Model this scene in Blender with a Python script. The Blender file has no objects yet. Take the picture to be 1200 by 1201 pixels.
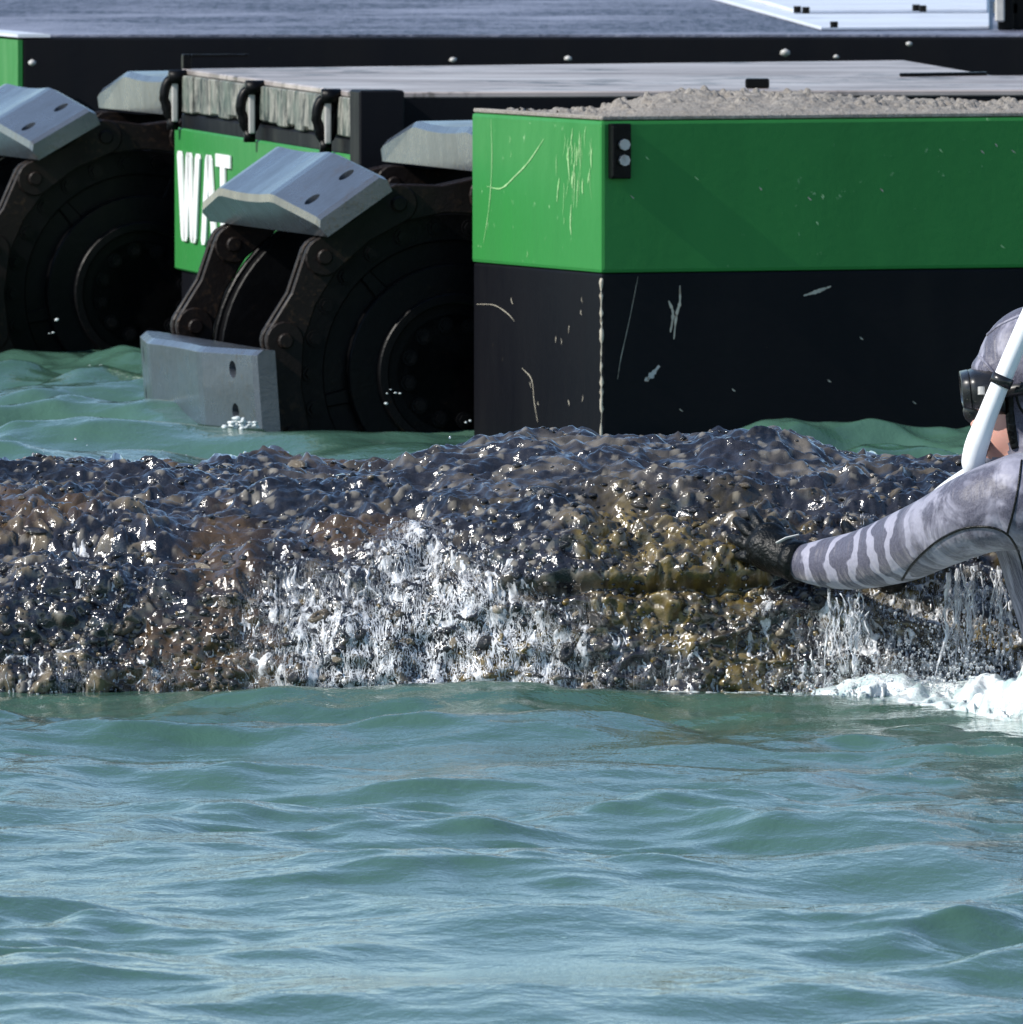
import bpy, bmesh, math, random
import numpy as np
from mathutils import Vector, Matrix
from mathutils.bvhtree import BVHTree

R = math.radians
random.seed(7)
rng = np.random.default_rng(11)
scene = bpy.context.scene
C = scene.collection

# ------------------------------------------------------------------ camera
CAM_H, FPX = 1.5, 18750.0                       # telephoto lens from a quay, 1.5 m over the water
THETA = math.atan(910.5 / FPX)
cam = bpy.data.cameras.new('camera')
cam.sensor_width = 36.0
cam.lens = 36.0 * FPX / 1200.0
cam.clip_start, cam.clip_end = 0.5, 5000.0
cam.dof.use_dof = True
cam.dof.focus_distance = 25.0
cam.dof.aperture_fstop = 56.0
camo = bpy.data.objects.new('camera', cam)
C.objects.link(camo)
camo.location = (0, 0, CAM_H)
camo.rotation_euler = (math.pi / 2 - THETA, 0, 0)
scene.camera = camo

# ------------------------------------------------------------------ light
SUN = Vector((-0.715, -0.300, 0.60)).normalized()
world = bpy.data.worlds.new('World')
scene.world = world
world.use_nodes = True
wn = world.node_tree
wn.nodes.clear()
sky = wn.nodes.new('ShaderNodeTexSky')
sky.sky_type = 'NISHITA'
sky.sun_disc = False
sky.sun_elevation = math.asin(SUN.z)
sky.sun_rotation = math.atan2(SUN.x, SUN.y)
sky.air_density, sky.dust_density, sky.ozone_density = 1.0, 0.0, 2.6
bg = wn.nodes.new('ShaderNodeBackground')
bg.inputs['Strength'].default_value = 0.135
wo = wn.nodes.new('ShaderNodeOutputWorld')
wn.links.new(sky.outputs[0], bg.inputs[0])
wn.links.new(bg.outputs[0], wo.inputs[0])
sl = bpy.data.lights.new('sun', 'SUN')
sl.energy, sl.angle, sl.color = 5.0, R(0.53), (1.0, 0.95, 0.87)
so = bpy.data.objects.new('sun', sl)
C.objects.link(so)
so.rotation_euler = SUN.to_track_quat('Z', 'Y').to_euler()
vs = scene.view_settings
vs.view_transform, vs.look, vs.gamma, vs.exposure = 'Standard', 'None', 1.0, 0.34

# ------------------------------------------------------------------ helpers
FWD = Vector((0, math.cos(THETA), -math.sin(THETA)))
UP = Vector((0, math.sin(THETA), math.cos(THETA)))
CAMP = Vector((0, 0, CAM_H))


def ray(px, py):
    return FWD + Vector((1, 0, 0)) * ((px - 600) / FPX) + UP * ((600.5 - py) / FPX)


def at(px, py, D):
    r = ray(px, py)
    return CAMP + r * (D / r.y)


def atz(px, py, z):
    r = ray(px, py)
    return CAMP + r * ((z - CAM_H) / r.z)


def _hash(ix, iy, iz, seed):
    h = (ix.astype(np.int64) * 374761393 + iy.astype(np.int64) * 668265263 + iz.astype(np.int64) * 2147483647
         + seed * 1274126177) & 0xFFFFFFFF
    h = ((h ^ (h >> 13)) * 1274126177) & 0xFFFFFFFF
    h = ((h ^ (h >> 16)) * 2246822519) & 0xFFFFFFFF
    h = h ^ (h >> 15)
    return (h & 0xFFFFFF) / float(0xFFFFFF)


def vnoise(p, freq, seed=0):
    q = np.asarray(p, dtype=np.float64) * freq
    i = np.floor(q).astype(np.int64)
    f = q - i
    f = f * f * f * (f * (f * 6 - 15) + 10)
    out = 0
    for a in (0, 1):
        wx = f[:, 0] if a else 1 - f[:, 0]
        for b in (0, 1):
            wy = f[:, 1] if b else 1 - f[:, 1]
            for c in (0, 1):
                wz = f[:, 2] if c else 1 - f[:, 2]
                out = out + wx * wy * wz * _hash(i[:, 0] + a, i[:, 1] + b, i[:, 2] + c, seed)
    return out * 2 - 1


def fbm(p, freq, octv=4, seed=0, gain=0.5):
    s, a = 0, 1.0
    for k in range(octv):
        s = s + a * vnoise(p, freq * 2.03 ** k, seed + k * 17)
        a *= gain
    return s


def worley(p, freq, seed=0):
    q = np.asarray(p, dtype=np.float64) * freq
    i = np.floor(q).astype(np.int64)
    best = np.full(len(q), 9.0)
    cid = np.zeros(len(q))
    for a in (-1, 0, 1):
        for b in (-1, 0, 1):
            for c in (-1, 0, 1):
                jx, jy, jz = i[:, 0] + a, i[:, 1] + b, i[:, 2] + c
                dx = jx + _hash(jx, jy, jz, seed) - q[:, 0]
                dy = jy + _hash(jx, jy, jz, seed + 1) - q[:, 1]
                dz = jz + _hash(jx, jy, jz, seed + 2) - q[:, 2]
                d = dx * dx + dy * dy + dz * dz
                m = d < best
                best = np.where(m, d, best)
                cid = np.where(m, _hash(jx, jy, jz, seed + 3), cid)
    return np.sqrt(best), cid


def tag(o, label=None, cat=None, group=None, kind=None):
    for k, v in (('label', label), ('category', cat), ('group', group), ('kind', kind)):
        if v:
            o[k] = v
    return o


def link(name, me, parent=None, mw=None):
    o = bpy.data.objects.new(name, me)
    C.objects.link(o)
    if parent is not None:
        o.parent = parent
    if mw is not None:
        o.matrix_world = mw
    return o


def empty(name, loc=(0, 0, 0), rz=0):
    o = bpy.data.objects.new(name, None)
    C.objects.link(o)
    o.location = loc
    o.rotation_euler.z = rz
    return o


def mesh(name, V, F, mat, smooth=False):
    me = bpy.data.meshes.new(name)
    me.from_pydata([tuple(v) for v in V], [], [tuple(f) for f in F])
    if smooth:
        me.polygons.foreach_set('use_smooth', [True] * len(me.polygons))
    if mat:
        me.materials.append(mat)
    me.update()
    return me


def np_mesh(name, V, Q, mat, smooth=True):
    """V (n,3) floats, Q (m,k) ints with constant k."""
    me = bpy.data.meshes.new(name)
    V = np.ascontiguousarray(V, dtype=np.float32)
    Q = np.ascontiguousarray(Q, dtype=np.int32)
    k = Q.shape[1]
    me.vertices.add(len(V))
    me.vertices.foreach_set('co', V.ravel())
    me.loops.add(Q.size)
    me.loops.foreach_set('vertex_index', Q.ravel())
    me.polygons.add(len(Q))
    me.polygons.foreach_set('loop_start', np.arange(0, Q.size, k, dtype=np.int32))
    if smooth:
        me.polygons.foreach_set('use_smooth', np.ones(len(Q), dtype=bool))
    me.update(calc_edges=True)
    me.validate()
    if mat:
        me.materials.append(mat)
    return me


def grid_quads(nu, nv):
    a = np.arange(nu * nv).reshape(nu, nv)
    return np.stack([a[:-1, :-1], a[1:, :-1], a[1:, 1:], a[:-1, 1:]], -1).reshape(-1, 4)


def set_col(me, name, rgb):
    at_ = me.attributes.new(name, 'FLOAT_COLOR', 'POINT')
    c = np.ones((len(rgb), 4), dtype=np.float32)
    c[:, :3] = rgb
    at_.data.foreach_set('color', c.ravel())


def set_flt(me, name, v):
    at_ = me.attributes.new(name, 'FLOAT', 'POINT')
    at_.data.foreach_set('value', np.asarray(v, dtype=np.float32))


def prism(pts, z0, z1):
    """closed prism over a footprint polygon (counter-clockwise seen from above)."""
    n = len(pts)
    V = [(p[0], p[1], z0) for p in pts] + [(p[0], p[1], z1) for p in pts]
    F = [tuple(range(n - 1, -1, -1)), tuple(range(n, 2 * n))]
    F += [(i, (i + 1) % n, n + (i + 1) % n, n + i) for i in range(n)]
    return V, F


def box(x0, x1, y0, y1, z0, z1):
    return prism([(x0, y0), (x1, y0), (x1, y1), (x0, y1)], z0, z1)


def bevel(me, w=0.005, seg=2, angle=35):
    bm = bmesh.new()
    bm.from_mesh(me)
    es = [e for e in bm.edges if len(e.link_faces) == 2 and e.calc_face_angle(0) > R(angle)]
    bmesh.ops.bevel(bm, geom=es, offset=w, segments=seg, profile=0.6, affect='EDGES', clamp_overlap=True)
    bm.to_mesh(me)
    bm.free()
    return me


def join_vf(parts):
    V, F = [], []
    for v, f in parts:
        o = len(V)
        V += list(v)
        F += [tuple(i + o for i in q) for q in f]
    return V, F


def cyl(p0, p1, r, n=16, r1=None):
    p0, p1 = Vector(p0), Vector(p1)
    r1 = r if r1 is None else r1
    ax = (p1 - p0).normalized()
    q = ax.to_track_quat('Z', 'Y')
    V, F = [], []
    for p, rr in ((p0, r), (p1, r1)):
        for k in range(n):
            a = 2 * math.pi * k / n
            V.append(p + q @ Vector((math.cos(a) * rr, math.sin(a) * rr, 0)))
    F = [(k, (k + 1) % n, n + (k + 1) % n, n + k) for k in range(n)]
    F += [tuple(range(n - 1, -1, -1)), tuple(range(n, 2 * n))]
    return V, F


def tube(pts, radii, n=8, caps=True, flat=1.0):
    pts = [Vector(p) for p in pts]
    if not hasattr(radii, '__len__'):
        radii = [radii] * len(pts)
    V, F = [], []
    ref = Vector((0.13, 0.2, 0.97))
    for i, p in enumerate(pts):
        t = (pts[min(i + 1, len(pts) - 1)] - pts[max(i - 1, 0)]).normalized()
        a = t.cross(ref)
        if a.length < 1e-3:
            a = t.cross(Vector((1, 0, 0)))
        a.normalize()
        b = t.cross(a)
        for k in range(n):
            g = 2 * math.pi * k / n
            V.append(p + a * (math.cos(g) * radii[i]) + b * (math.sin(g) * radii[i] * flat))
    for i in range(len(pts) - 1):
        for k in range(n):
            F.append((i * n + k, i * n + (k + 1) % n, (i + 1) * n + (k + 1) % n, (i + 1) * n + k))
    if caps:
        F.append(tuple(range(n - 1, -1, -1)))
        F.append(tuple((len(pts) - 1) * n + k for k in range(n)))
    return V, F


def smooth_path(pts, m=8):
    """Catmull-Rom through the points."""
    P = [Vector(p) for p in pts]
    P = [P[0] * 2 - P[1]] + P + [P[-1] * 2 - P[-2]]
    out = []
    for i in range(1, len(P) - 2):
        for k in range(m):
            t = k / m
            a, b, c, d = P[i - 1], P[i], P[i + 1], P[i + 2]
            out.append(0.5 * ((2 * b) + (c - a) * t + (2 * a - 5 * b + 4 * c - d) * t * t + (3 * b - a - 3 * c + d) * t ** 3))
    out.append(P[-2])
    return out


# ------------------------------------------------------------------ materials
def new_mat(name):
    m = bpy.data.materials.new(name)
    m.use_nodes = True
    nt = m.node_tree
    b = nt.nodes['Principled BSDF']
    return m, nt, b


def N(nt, typ, **kw):
    n = nt.nodes.new(typ)
    for k, v in kw.items():
        setattr(n, k, v)
    return n


def ramp(nt, src, stops, interp='LINEAR'):
    r = nt.nodes.new('ShaderNodeValToRGB')
    r.color_ramp.interpolation = interp
    e = r.color_ramp.elements
    while len(e) < len(stops):
        e.new(0.5)
    for el, (p, c) in zip(e, stops):
        el.position = p
        el.color = (c, c, c, 1) if not hasattr(c, '__len__') else (*c, 1)
    nt.links.new(src, r.inputs[0])
    return r.outputs[0]


def noise(nt, scale, detail=4, rough=0.55, coord='Object', stretch=None, dist=0.0):
    tc = N(nt, 'ShaderNodeTexCoord')
    src = tc.outputs[coord]
    if coord == 'Object':                       # every copy of a shared mesh gets its own wear
        oi = N(nt, 'ShaderNodeObjectInfo')
        sc_ = N(nt, 'ShaderNodeVectorMath', operation='MULTIPLY_ADD')
        nt.links.new(oi.outputs['Random'], sc_.inputs[0])
        sc_.inputs[1].default_value = (13.0, 7.0, 11.0)
        nt.links.new(src, sc_.inputs[2])
        src = sc_.outputs[0]
    if stretch:
        mp = N(nt, 'ShaderNodeMapping')
        mp.inputs['Scale'].default_value = stretch
        nt.links.new(src, mp.inputs[0])
        src = mp.outputs[0]
    n = N(nt, 'ShaderNodeTexNoise')
    n.inputs['Scale'].default_value = scale
    n.inputs['Detail'].default_value = detail
    n.inputs['Roughness'].default_value = rough
    n.inputs['Distortion'].default_value = dist
    nt.links.new(src, n.inputs[0])
    return n.outputs[0]


def mix(nt, fac, a, b, blend='MIX'):
    m = N(nt, 'ShaderNodeMix', data_type='RGBA', blend_type=blend)
    for i, v in ((0, fac), (6, a), (7, b)):
        if isinstance(v, bpy.types.NodeSocket):
            nt.links.new(v, m.inputs[i])
        elif i == 0:
            m.inputs[0].default_value = v
        else:
            m.inputs[i].default_value = (*v, 1)
    return m.outputs[2]


def bump(nt, b, h, strength=0.3, dist=0.01):
    bn = N(nt, 'ShaderNodeBump')
    bn.inputs['Strength'].default_value = strength
    bn.inputs['Distance'].default_value = dist
    nt.links.new(h, bn.inputs['Height'])
    nt.links.new(bn.outputs[0], b.inputs['Normal'])
    return bn


def painted(name, base, wear, wear_amt=0.6, rough=0.4, scale=6, streak=(1, 1, .25), bump_s=0.15, fine=40, spec=0.5, dirt=0.72):
    """worn paint: broad blotches, vertical streaks and fine chips with the undercoat showing."""
    m, nt, b = new_mat(name)
    n1 = noise(nt, scale, 6, 0.65, stretch=streak)
    n2 = noise(nt, fine, 4, 0.7)
    dirty = mix(nt, ramp(nt, n1, [(0.35, 0.0), (0.75, 1.0)]), base, tuple(c * dirt + 0.002 for c in base))
    f = ramp(nt, n2, [(wear_amt, 0.0), (wear_amt + 0.06, 1.0)])
    n3 = noise(nt, scale * 0.6, 3, 0.5)
    f2 = mix(nt, 1.0, f, ramp(nt, n3, [(0.45, 0.0), (0.6, 1.0)]), 'MULTIPLY')
    col = mix(nt, f2, dirty, wear)
    nt.links.new(col, b.inputs['Base Color'])
    nt.links.new(ramp(nt, n1, [(0.3, rough - 0.08), (0.8, rough + 0.2)]), b.inputs['Roughness'])
    bump(nt, b, n2, bump_s, 0.004)
    b.inputs['Specular IOR Level'].default_value = spec
    return m


M = {}
M['green'] = painted('green_paint', (0.031, 0.200, 0.047), (0.25, 0.42, 0.22), 0.66, 0.42, 5, (1.5, 1.5, .35), 0.15, 40, 0.15, 0.85)
M['black'] = painted('black_paint', (0.0035, 0.0038, 0.006), (0.05, 0.042, 0.03), 0.70, 0.5, 5, (1.5, 1.5, .35), 0.15, 40, 0.12)
M['blackmetal'] = painted('black_oily_steel', (0.0018, 0.0018, 0.0024), (0.014, 0.009, 0.006), 0.62, 0.36, 9, (1, 1, 1), 0.25, 60, 0.12)
M['rust'] = painted('rusty_chain_steel', (0.008, 0.0045, 0.0035), (0.030, 0.017, 0.010), 0.55, 0.5, 12, (1, 1, 1), 0.3, 70, 0.2)
M['shoe'] = painted('worn_steel_shoe', (0.056, 0.065, 0.080), (0.045, 0.038, 0.032), 0.55, 0.28, 9, (1, 1, .5), 0.35, 45, 0.6, 0.6)
b = M['shoe'].node_tree.nodes['Principled BSDF']
b.inputs['Coat Weight'].default_value = 0.6
b.inputs['Coat Roughness'].default_value = 0.16
M['bolt'] = painted('oily_bolt_steel', (0.016, 0.014, 0.013), (0.03, 0.02, 0.014), 0.58, 0.25, 30, (1, 1, 1), 0.2, 90, 0.5)
M['steel'] = painted('bare_steel', (0.45, 0.44, 0.42), (0.18, 0.13, 0.09), 0.58, 0.35, 20, (1, 1, 1), 0.2, 60)
M['deckdust'] = painted('dusty_deck_plate', (0.42, 0.365, 0.345), (0.10, 0.085, 0.075), 0.50, 0.38, 2.6, (.5, 1.2, 1), 0.2, 9, 0.5, 0.34)
M['panel'] = painted('pale_grey_panel', (0.62, 0.66, 0.74), (0.42, 0.42, 0.43), 0.66, 0.4, 3, (1, 1, 1), 0.08, 30)
M['white'] = painted('white_lettering', (0.80, 0.81, 0.80), (0.45, 0.50, 0.42), 0.66, 0.45, 6, (1, 1, 1), 0.1, 40)
M['scratch'] = painted('bare_scratch', (0.46, 0.42, 0.34), (0.25, 0.18, 0.12), 0.55, 0.6, 14, (1, 1, 1), 0.1, 60)
M['scratchgreen'] = painted('scratched_undercoat', (0.36, 0.60, 0.28), (0.20, 0.45, 0.16), 0.50, 0.5, 14, (1, 1, 1), 0.1, 60)

# deck of the rear pontoon: dark gritty anti-slip coating with sky reflections in its colour
m, nt, b = new_mat('grit_deck')
n2 = noise(nt, 60, 3, 0.8, stretch=(.8, .07, 1))
n3 = noise(nt, 3.0, 5, 0.65, stretch=(.3, .22, 1))
c = mix(nt, ramp(nt, n2, [(0.40, 0.0), (0.60, 1.0)]), (0.010, 0.013, 0.030), (0.10, 0.105, 0.15))
c = mix(nt, ramp(nt, n3, [(0.46, 0.0), (0.62, 0.9)]), c, (0.22, 0.23, 0.30))  # bluish streaks: reflected sky painted into the base colour
nt.links.new(c, b.inputs['Base Color'])
b.inputs['Roughness'].default_value = 0.5
bump(nt, b, n2, 0.6, 0.01)
M['grit'] = m

# weathered plank edge: grey-green peeling paint with vertical grain
m, nt, b = new_mat('weathered_planks')
n1 = noise(nt, 20, 5, 0.7, stretch=(1, 1, .6), dist=0.8)
n2 = noise(nt, 9, 3, 0.6)
c = mix(nt, ramp(nt, n1, [(0.40, 0.0), (0.62, 1.0)]), (0.014, 0.020, 0.018), (0.30, 0.29, 0.25))
c = mix(nt, ramp(nt, n2, [(0.45, 0.0), (0.66, 0.75)]), c, (0.075, 0.105, 0.085))
nt.links.new(c, b.inputs['Base Color'])
b.inputs['Roughness'].default_value = 0.65
bump(nt, b, n1, 0.6, 0.012)
M['plank'] = m

# sand
m, nt, b = new_mat('damp_sand')
n1 = noise(nt, 160, 3, 0.8)
n2 = noise(nt, 9, 4, 0.6)
c = mix(nt, ramp(nt, n1, [(0.3, 0.0), (0.72, 1.0)]), (0.17, 0.150, 0.130), (0.46, 0.425, 0.38))
c = mix(nt, ramp(nt, n2, [(0.4, 0.0), (0.75, 0.5)]), c, (0.22, 0.19, 0.16))
nt.links.new(c, b.inputs['Base Color'])
b.inputs['Roughness'].default_value = 0.95
bump(nt, b, n1, 0.9, 0.01)
M['sand'] = m

# sea water: murky green body under a glossy surface
m, nt, b = new_mat('sea_water')
n1 = noise(nt, 1.3, 3, 0.5)
c = mix(nt, ramp(nt, n1, [(0.3, 0.0), (0.7, 1.0)]), (0.043, 0.098, 0.072), (0.055, 0.118, 0.086))
nt.links.new(c, b.inputs['Base Color'])
b.inputs['Roughness'].default_value = 0.03
b.inputs['IOR'].default_value = 1.333
h1 = noise(nt, 19, 4, 0.62, stretch=(1.0, 0.8, 1), dist=0.3)
h2 = noise(nt, 52, 3, 0.6, stretch=(1.0, 0.7, 1), dist=0.4)
ad = N(nt, 'ShaderNodeMath', operation='MULTIPLY_ADD')
nt.links.new(h2, ad.inputs[0])
ad.inputs[1].default_value = 0.30
nt.links.new(h1, ad.inputs[2])
bump(nt, b, ad.outputs[0], 1.0, 0.0036)
M['water'] = m

# whale skin: the pigment comes from the mesh's colour attribute
m, nt, b = new_mat('whale_skin')
a = N(nt, 'ShaderNodeAttribute', attribute_name='pigment')
n1 = noise(nt, 120, 4, 0.7)
c = mix(nt, ramp(nt, n1, [(0.45, 0.0), (0.8, 0.5)]), a.outputs['Color'], (0.07, 0.065, 0.06))
c = mix(nt, 0.75, a.outputs['Color'], c)
nt.links.new(c, b.inputs['Base Color'])
b.inputs['Roughness'].default_value = 0.13
b.inputs['Coat Weight'].default_value = 1.0
b.inputs['Coat Roughness'].default_value = 0.06
b.inputs['Coat IOR'].default_value = 1.33
n2 = noise(nt, 75, 4, 0.65)
bump(nt, b, n2, 0.30, 0.008)
M['whale'] = m


def barnacle_mat(name, use_attr):
    m, nt, b = new_mat(name)
    if use_attr:
        a = N(nt, 'ShaderNodeAttribute', attribute_name='pigment')
        col = a.outputs['Color']
    else:
        oi = N(nt, 'ShaderNodeObjectInfo')
        col = ramp(nt, oi.outputs['Random'], [(0.0, (0.006, 0.007, 0.010)), (0.55, (0.016, 0.015, 0.017)),
                                              (0.76, (0.048, 0.040, 0.030)), (0.88, (0.14, 0.105, 0.062)),
                                              (0.93, (0.28, 0.23, 0.16)), (1.0, (0.13, 0.085, 0.018))])
    n1 = noise(nt, 150, 3, 0.7)
    c = mix(nt, ramp(nt, n1, [(0.35, 0.0), (0.7, 0.7)]), col, (0.035, 0.033, 0.03))
    nt.links.new(c, b.inputs['Base Color'])
    b.inputs['Roughness'].default_value = 0.14
    b.inputs['Coat Weight'].default_value = 0.8
    b.inputs['Coat Roughness'].default_value = 0.05
    b.inputs['Coat IOR'].default_value = 1.33
    bump(nt, b, n1, 0.5, 0.004)
    return m


M['barnacle'] = barnacle_mat('wet_barnacle', False)
M['crust'] = barnacle_mat('wet_barnacle_crust', True)

# aerated running water
m, nt, b = new_mat('running_water')
b.inputs['Base Color'].default_value = (0.86, 0.88, 0.91, 1)
b.inputs['Roughness'].default_value = 0.10
b.inputs['IOR'].default_value = 1.333
nt.links.new(ramp(nt, noise(nt, 70, 3, 0.6, stretch=(1, 1, .5)), [(0.40, 0.95), (0.64, 0.22)]), b.inputs['Transmission Weight'])
M['stream'] = m
m, nt, b = new_mat('water_drops')
b.inputs['Base Color'].default_value = (0.93, 0.95, 0.97, 1)
b.inputs['Roughness'].default_value = 0.05
b.inputs['IOR'].default_value = 1.333
b.inputs['Transmission Weight'].default_value = 0.85
M['drop'] = m
m, nt, b = new_mat('sea_foam')
n1 = noise(nt, 30, 4, 0.6)
c = mix(nt, ramp(nt, n1, [(0.35, 0.0), (0.65, 1.0)]), (0.36, 0.47, 0.46), (0.80, 0.83, 0.84))
nt.links.new(c, b.inputs['Base Color'])
b.inputs['Roughness'].default_value = 0.45
b.inputs['Subsurface Weight'].default_value = 0.3
b.inputs['Subsurface Radius'].default_value = (0.01, 0.012, 0.012)
bump(nt, b, noise(nt, 140, 3, 0.7), 0.6, 0.006)
cv_ = N(nt, 'ShaderNodeAttribute', attribute_name='cover')
nf = noise(nt, 42, 5, 0.68, stretch=(.7, .35, 1), dist=0.8)
sm_ = N(nt, 'ShaderNodeMath', operation='MULTIPLY_ADD')
nt.links.new(cv_.outputs['Fac'], sm_.inputs[0])
sm_.inputs[1].default_value = 0.55
nt.links.new(nf, sm_.inputs[2])
nt.links.new(ramp(nt, sm_.outputs[0], [(0.52, 0.0), (0.80, 0.97)]), b.inputs['Alpha'])
M['foam'] = m
# droplets and clots: the same froth without gaps
m, nt, b = new_mat('froth')
nt.links.new(mix(nt, noise(nt, 90, 3), (0.62, 0.70, 0.70), (0.84, 0.86, 0.87)), b.inputs['Base Color'])
b.inputs['Roughness'].default_value = 0.3
b.inputs['Transmission Weight'].default_value = 0.3
b.inputs['IOR'].default_value = 1.333
M['froth'] = m
# thin aerated film between the rivulets: a fine vertical lace
m, nt, b = new_mat('water_film')
b.inputs['Base Color'].default_value = (0.84, 0.86, 0.89, 1)
b.inputs['Roughness'].default_value = 0.12
b.inputs['IOR'].default_value = 1.333
cv_ = N(nt, 'ShaderNodeAttribute', attribute_name='cover')
fac = None
for sc_, zz_ in ((48, .30), (105, .42)):
    nf = noise(nt, sc_, 3, 0.6, stretch=(1, .2, zz_), dist=1.6)
    sb_ = N(nt, 'ShaderNodeMath', operation='SUBTRACT')
    nt.links.new(nf, sb_.inputs[0])
    sb_.inputs[1].default_value = 0.5
    ab_ = N(nt, 'ShaderNodeMath', operation='ABSOLUTE')
    nt.links.new(sb_.outputs[0], ab_.inputs[0])
    r_ = ramp(nt, ab_.outputs[0], [(0.003, 0.85), (0.030, 0.0)])
    fac = r_ if fac is None else mix(nt, 1.0, fac, r_, 'LIGHTEN')
ml_ = mix(nt, 1.0, fac, cv_.outputs['Fac'], 'MULTIPLY')
nt.links.new(ml_, b.inputs['Alpha'])
M['film'] = m

# camouflage wetsuit: bands round the sleeves, blotches elsewhere
m, nt, b = new_mat('camouflage_neoprene')
al = N(nt, 'ShaderNodeAttribute', attribute_name='along')
sv = N(nt, 'ShaderNodeAttribute', attribute_name='sleeve')
n1 = noise(nt, 9, 3, 0.6)
ma = N(nt, 'ShaderNodeMath', operation='MULTIPLY_ADD')
nt.links.new(n1, ma.inputs[0])
ma.inputs[1].default_value = 0.14
nt.links.new(al.outputs['Fac'], ma.inputs[2])
ms = N(nt, 'ShaderNodeMath', operation='MULTIPLY')
nt.links.new(ma.outputs[0], ms.inputs[0])
ms.inputs[1].default_value = 108.0
sn = N(nt, 'ShaderNodeMath', operation='SINE')
nt.links.new(ms.outputs[0], sn.inputs[0])
nb = noise(nt, 22, 3, 0.6)
sb = N(nt, 'ShaderNodeMath', operation='MULTIPLY_ADD')
nt.links.new(nb, sb.inputs[0])
sb.inputs[1].default_value = 1.0
nt.links.new(sn.outputs[0], sb.inputs[2])
bands = ramp(nt, sb.outputs[0], [(0.72, 0.0), (1.0, 1.0)])
n3 = noise(nt, 11, 4, 0.6, dist=1.2)
blot = ramp(nt, n3, [(0.46, 0.0), (0.60, 0.9)])
f = mix(nt, sv.outputs['Fac'], blot, bands)
c = mix(nt, f, (0.032, 0.030, 0.056), (0.30, 0.295, 0.37))
n4 = noise(nt, 420, 2, 0.6)
c = mix(nt, ramp(nt, n4, [(0.3, 0.0), (0.75, 0.45)]), c, (0.19, 0.19, 0.25))
nt.links.new(c, b.inputs['Base Color'])
b.inputs['Roughness'].default_value = 0.55
b.inputs['Sheen Weight'].default_value = 0.25
wr0 = noise(nt, 20, 3, 0.55)
cr = N(nt, 'ShaderNodeTexNoise', noise_dimensions='4D')
tc_ = N(nt, 'ShaderNodeTexCoord')
mp_ = N(nt, 'ShaderNodeMapping')
mp_.inputs['Scale'].default_value = (5, 5, 5)
nt.links.new(tc_.outputs['Object'], mp_.inputs[0])
nt.links.new(mp_.outputs[0], cr.inputs['Vector'])
cw = N(nt, 'ShaderNodeMath', operation='MULTIPLY')
nt.links.new(al.outputs['Fac'], cw.inputs[0])
cw.inputs[1].default_value = 55.0
nt.links.new(cw.outputs[0], cr.inputs['W'])
cr.inputs['Scale'].default_value = 1.0
cr.inputs['Detail'].default_value = 2.0
wa_ = N(nt, 'ShaderNodeMath', operation='MULTIPLY_ADD')
nt.links.new(cr.outputs[0], wa_.inputs[0])
wa_.inputs[1].default_value = 0.9
nt.links.new(wr0, wa_.inputs[2])
wr = wa_.outputs[0]
bump(nt, b, wr, 0.5, 0.014)
M['suit'] = m
m, nt, b = new_mat('skin')
n1 = noise(nt, 40, 3, 0.6)
nt.links.new(mix(nt, n1, (0.62, 0.30, 0.25), (0.72, 0.42, 0.34)), b.inputs['Base Color'])
b.inputs['Roughness'].default_value = 0.4
b.inputs['Subsurface Weight'].default_value = 0.15
b.inputs['Subsurface Radius'].default_value = (0.01, 0.004, 0.002)
M['skin'] = m
m, nt, b = new_mat('black_neoprene')
n1 = noise(nt, 200, 2, 0.6)
nt.links.new(mix(nt, n1, (0.001, 0.0015, 0.0015), (0.003, 0.004, 0.004)), b.inputs['Base Color'])
b.inputs['Roughness'].default_value = 0.4
b.inputs['Specular IOR Level'].default_value = 0.25
bump(nt, b, noise(nt, 60, 4, 0.6), 0.6, 0.010)
M['neoprene'] = m
m, nt, b = new_mat('black_silicone')
b.inputs['Base Color'].default_value = (0.012, 0.012, 0.013, 1)
b.inputs['Roughness'].default_value = 0.25
nt.links.new(ramp(nt, noise(nt, 60, 2), [(0.3, 0.2), (0.7, 0.4)]), b.inputs['Roughness'])
M['silicone'] = m
m, nt, b = new_mat('white_plastic')
nt.links.new(mix(nt, noise(nt, 30, 3), (0.78, 0.80, 0.83), (0.84, 0.85, 0.86)), b.inputs['Base Color'])
b.inputs['Roughness'].default_value = 0.28
M['whiteplastic'] = m
m, nt, b = new_mat('mask_glass')
nt.links.new(mix(nt, noise(nt, 12, 2), (0.03, 0.035, 0.04), (0.05, 0.055, 0.06)), b.inputs['Base Color'])
b.inputs['Roughness'].default_value = 0.04
b.inputs['Coat Weight'].default_value = 1.0
M['glass'] = m
m, nt, b = new_mat('pale_tape')
nt.links.new(mix(nt, noise(nt, 60, 3), (0.45, 0.46, 0.46), (0.62, 0.62, 0.60)), b.inputs['Base Color'])
b.inputs['Roughness'].default_value = 0.4
M['tape'] = m

# ------------------------------------------------------------------ water
def waves_setup():
    r = np.random.default_rng(29)
    comps = []
    for (l0, l1, n, rms, spread) in ((0.85, 1.5, 10, 0.0088, 36), (0.36, 0.85, 20, 0.0056, 46),
                                     (0.16, 0.36, 34, 0.0023, 60), (0.075, 0.16, 44, 0.00085, 75)):
        lam = np.exp(r.uniform(math.log(l0), math.log(l1), n))
        ang = R(-80) + np.radians(r.normal(0, spread, n))
        A = np.full(n, rms * math.sqrt(2.0 / n)) * r.uniform(0.7, 1.3, n)
        ph = r.uniform(0, 2 * math.pi, n)
        for q in range(n):
            comps.append((2 * math.pi / lam[q], ang[q], A[q], ph[q]))
    return comps


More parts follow.
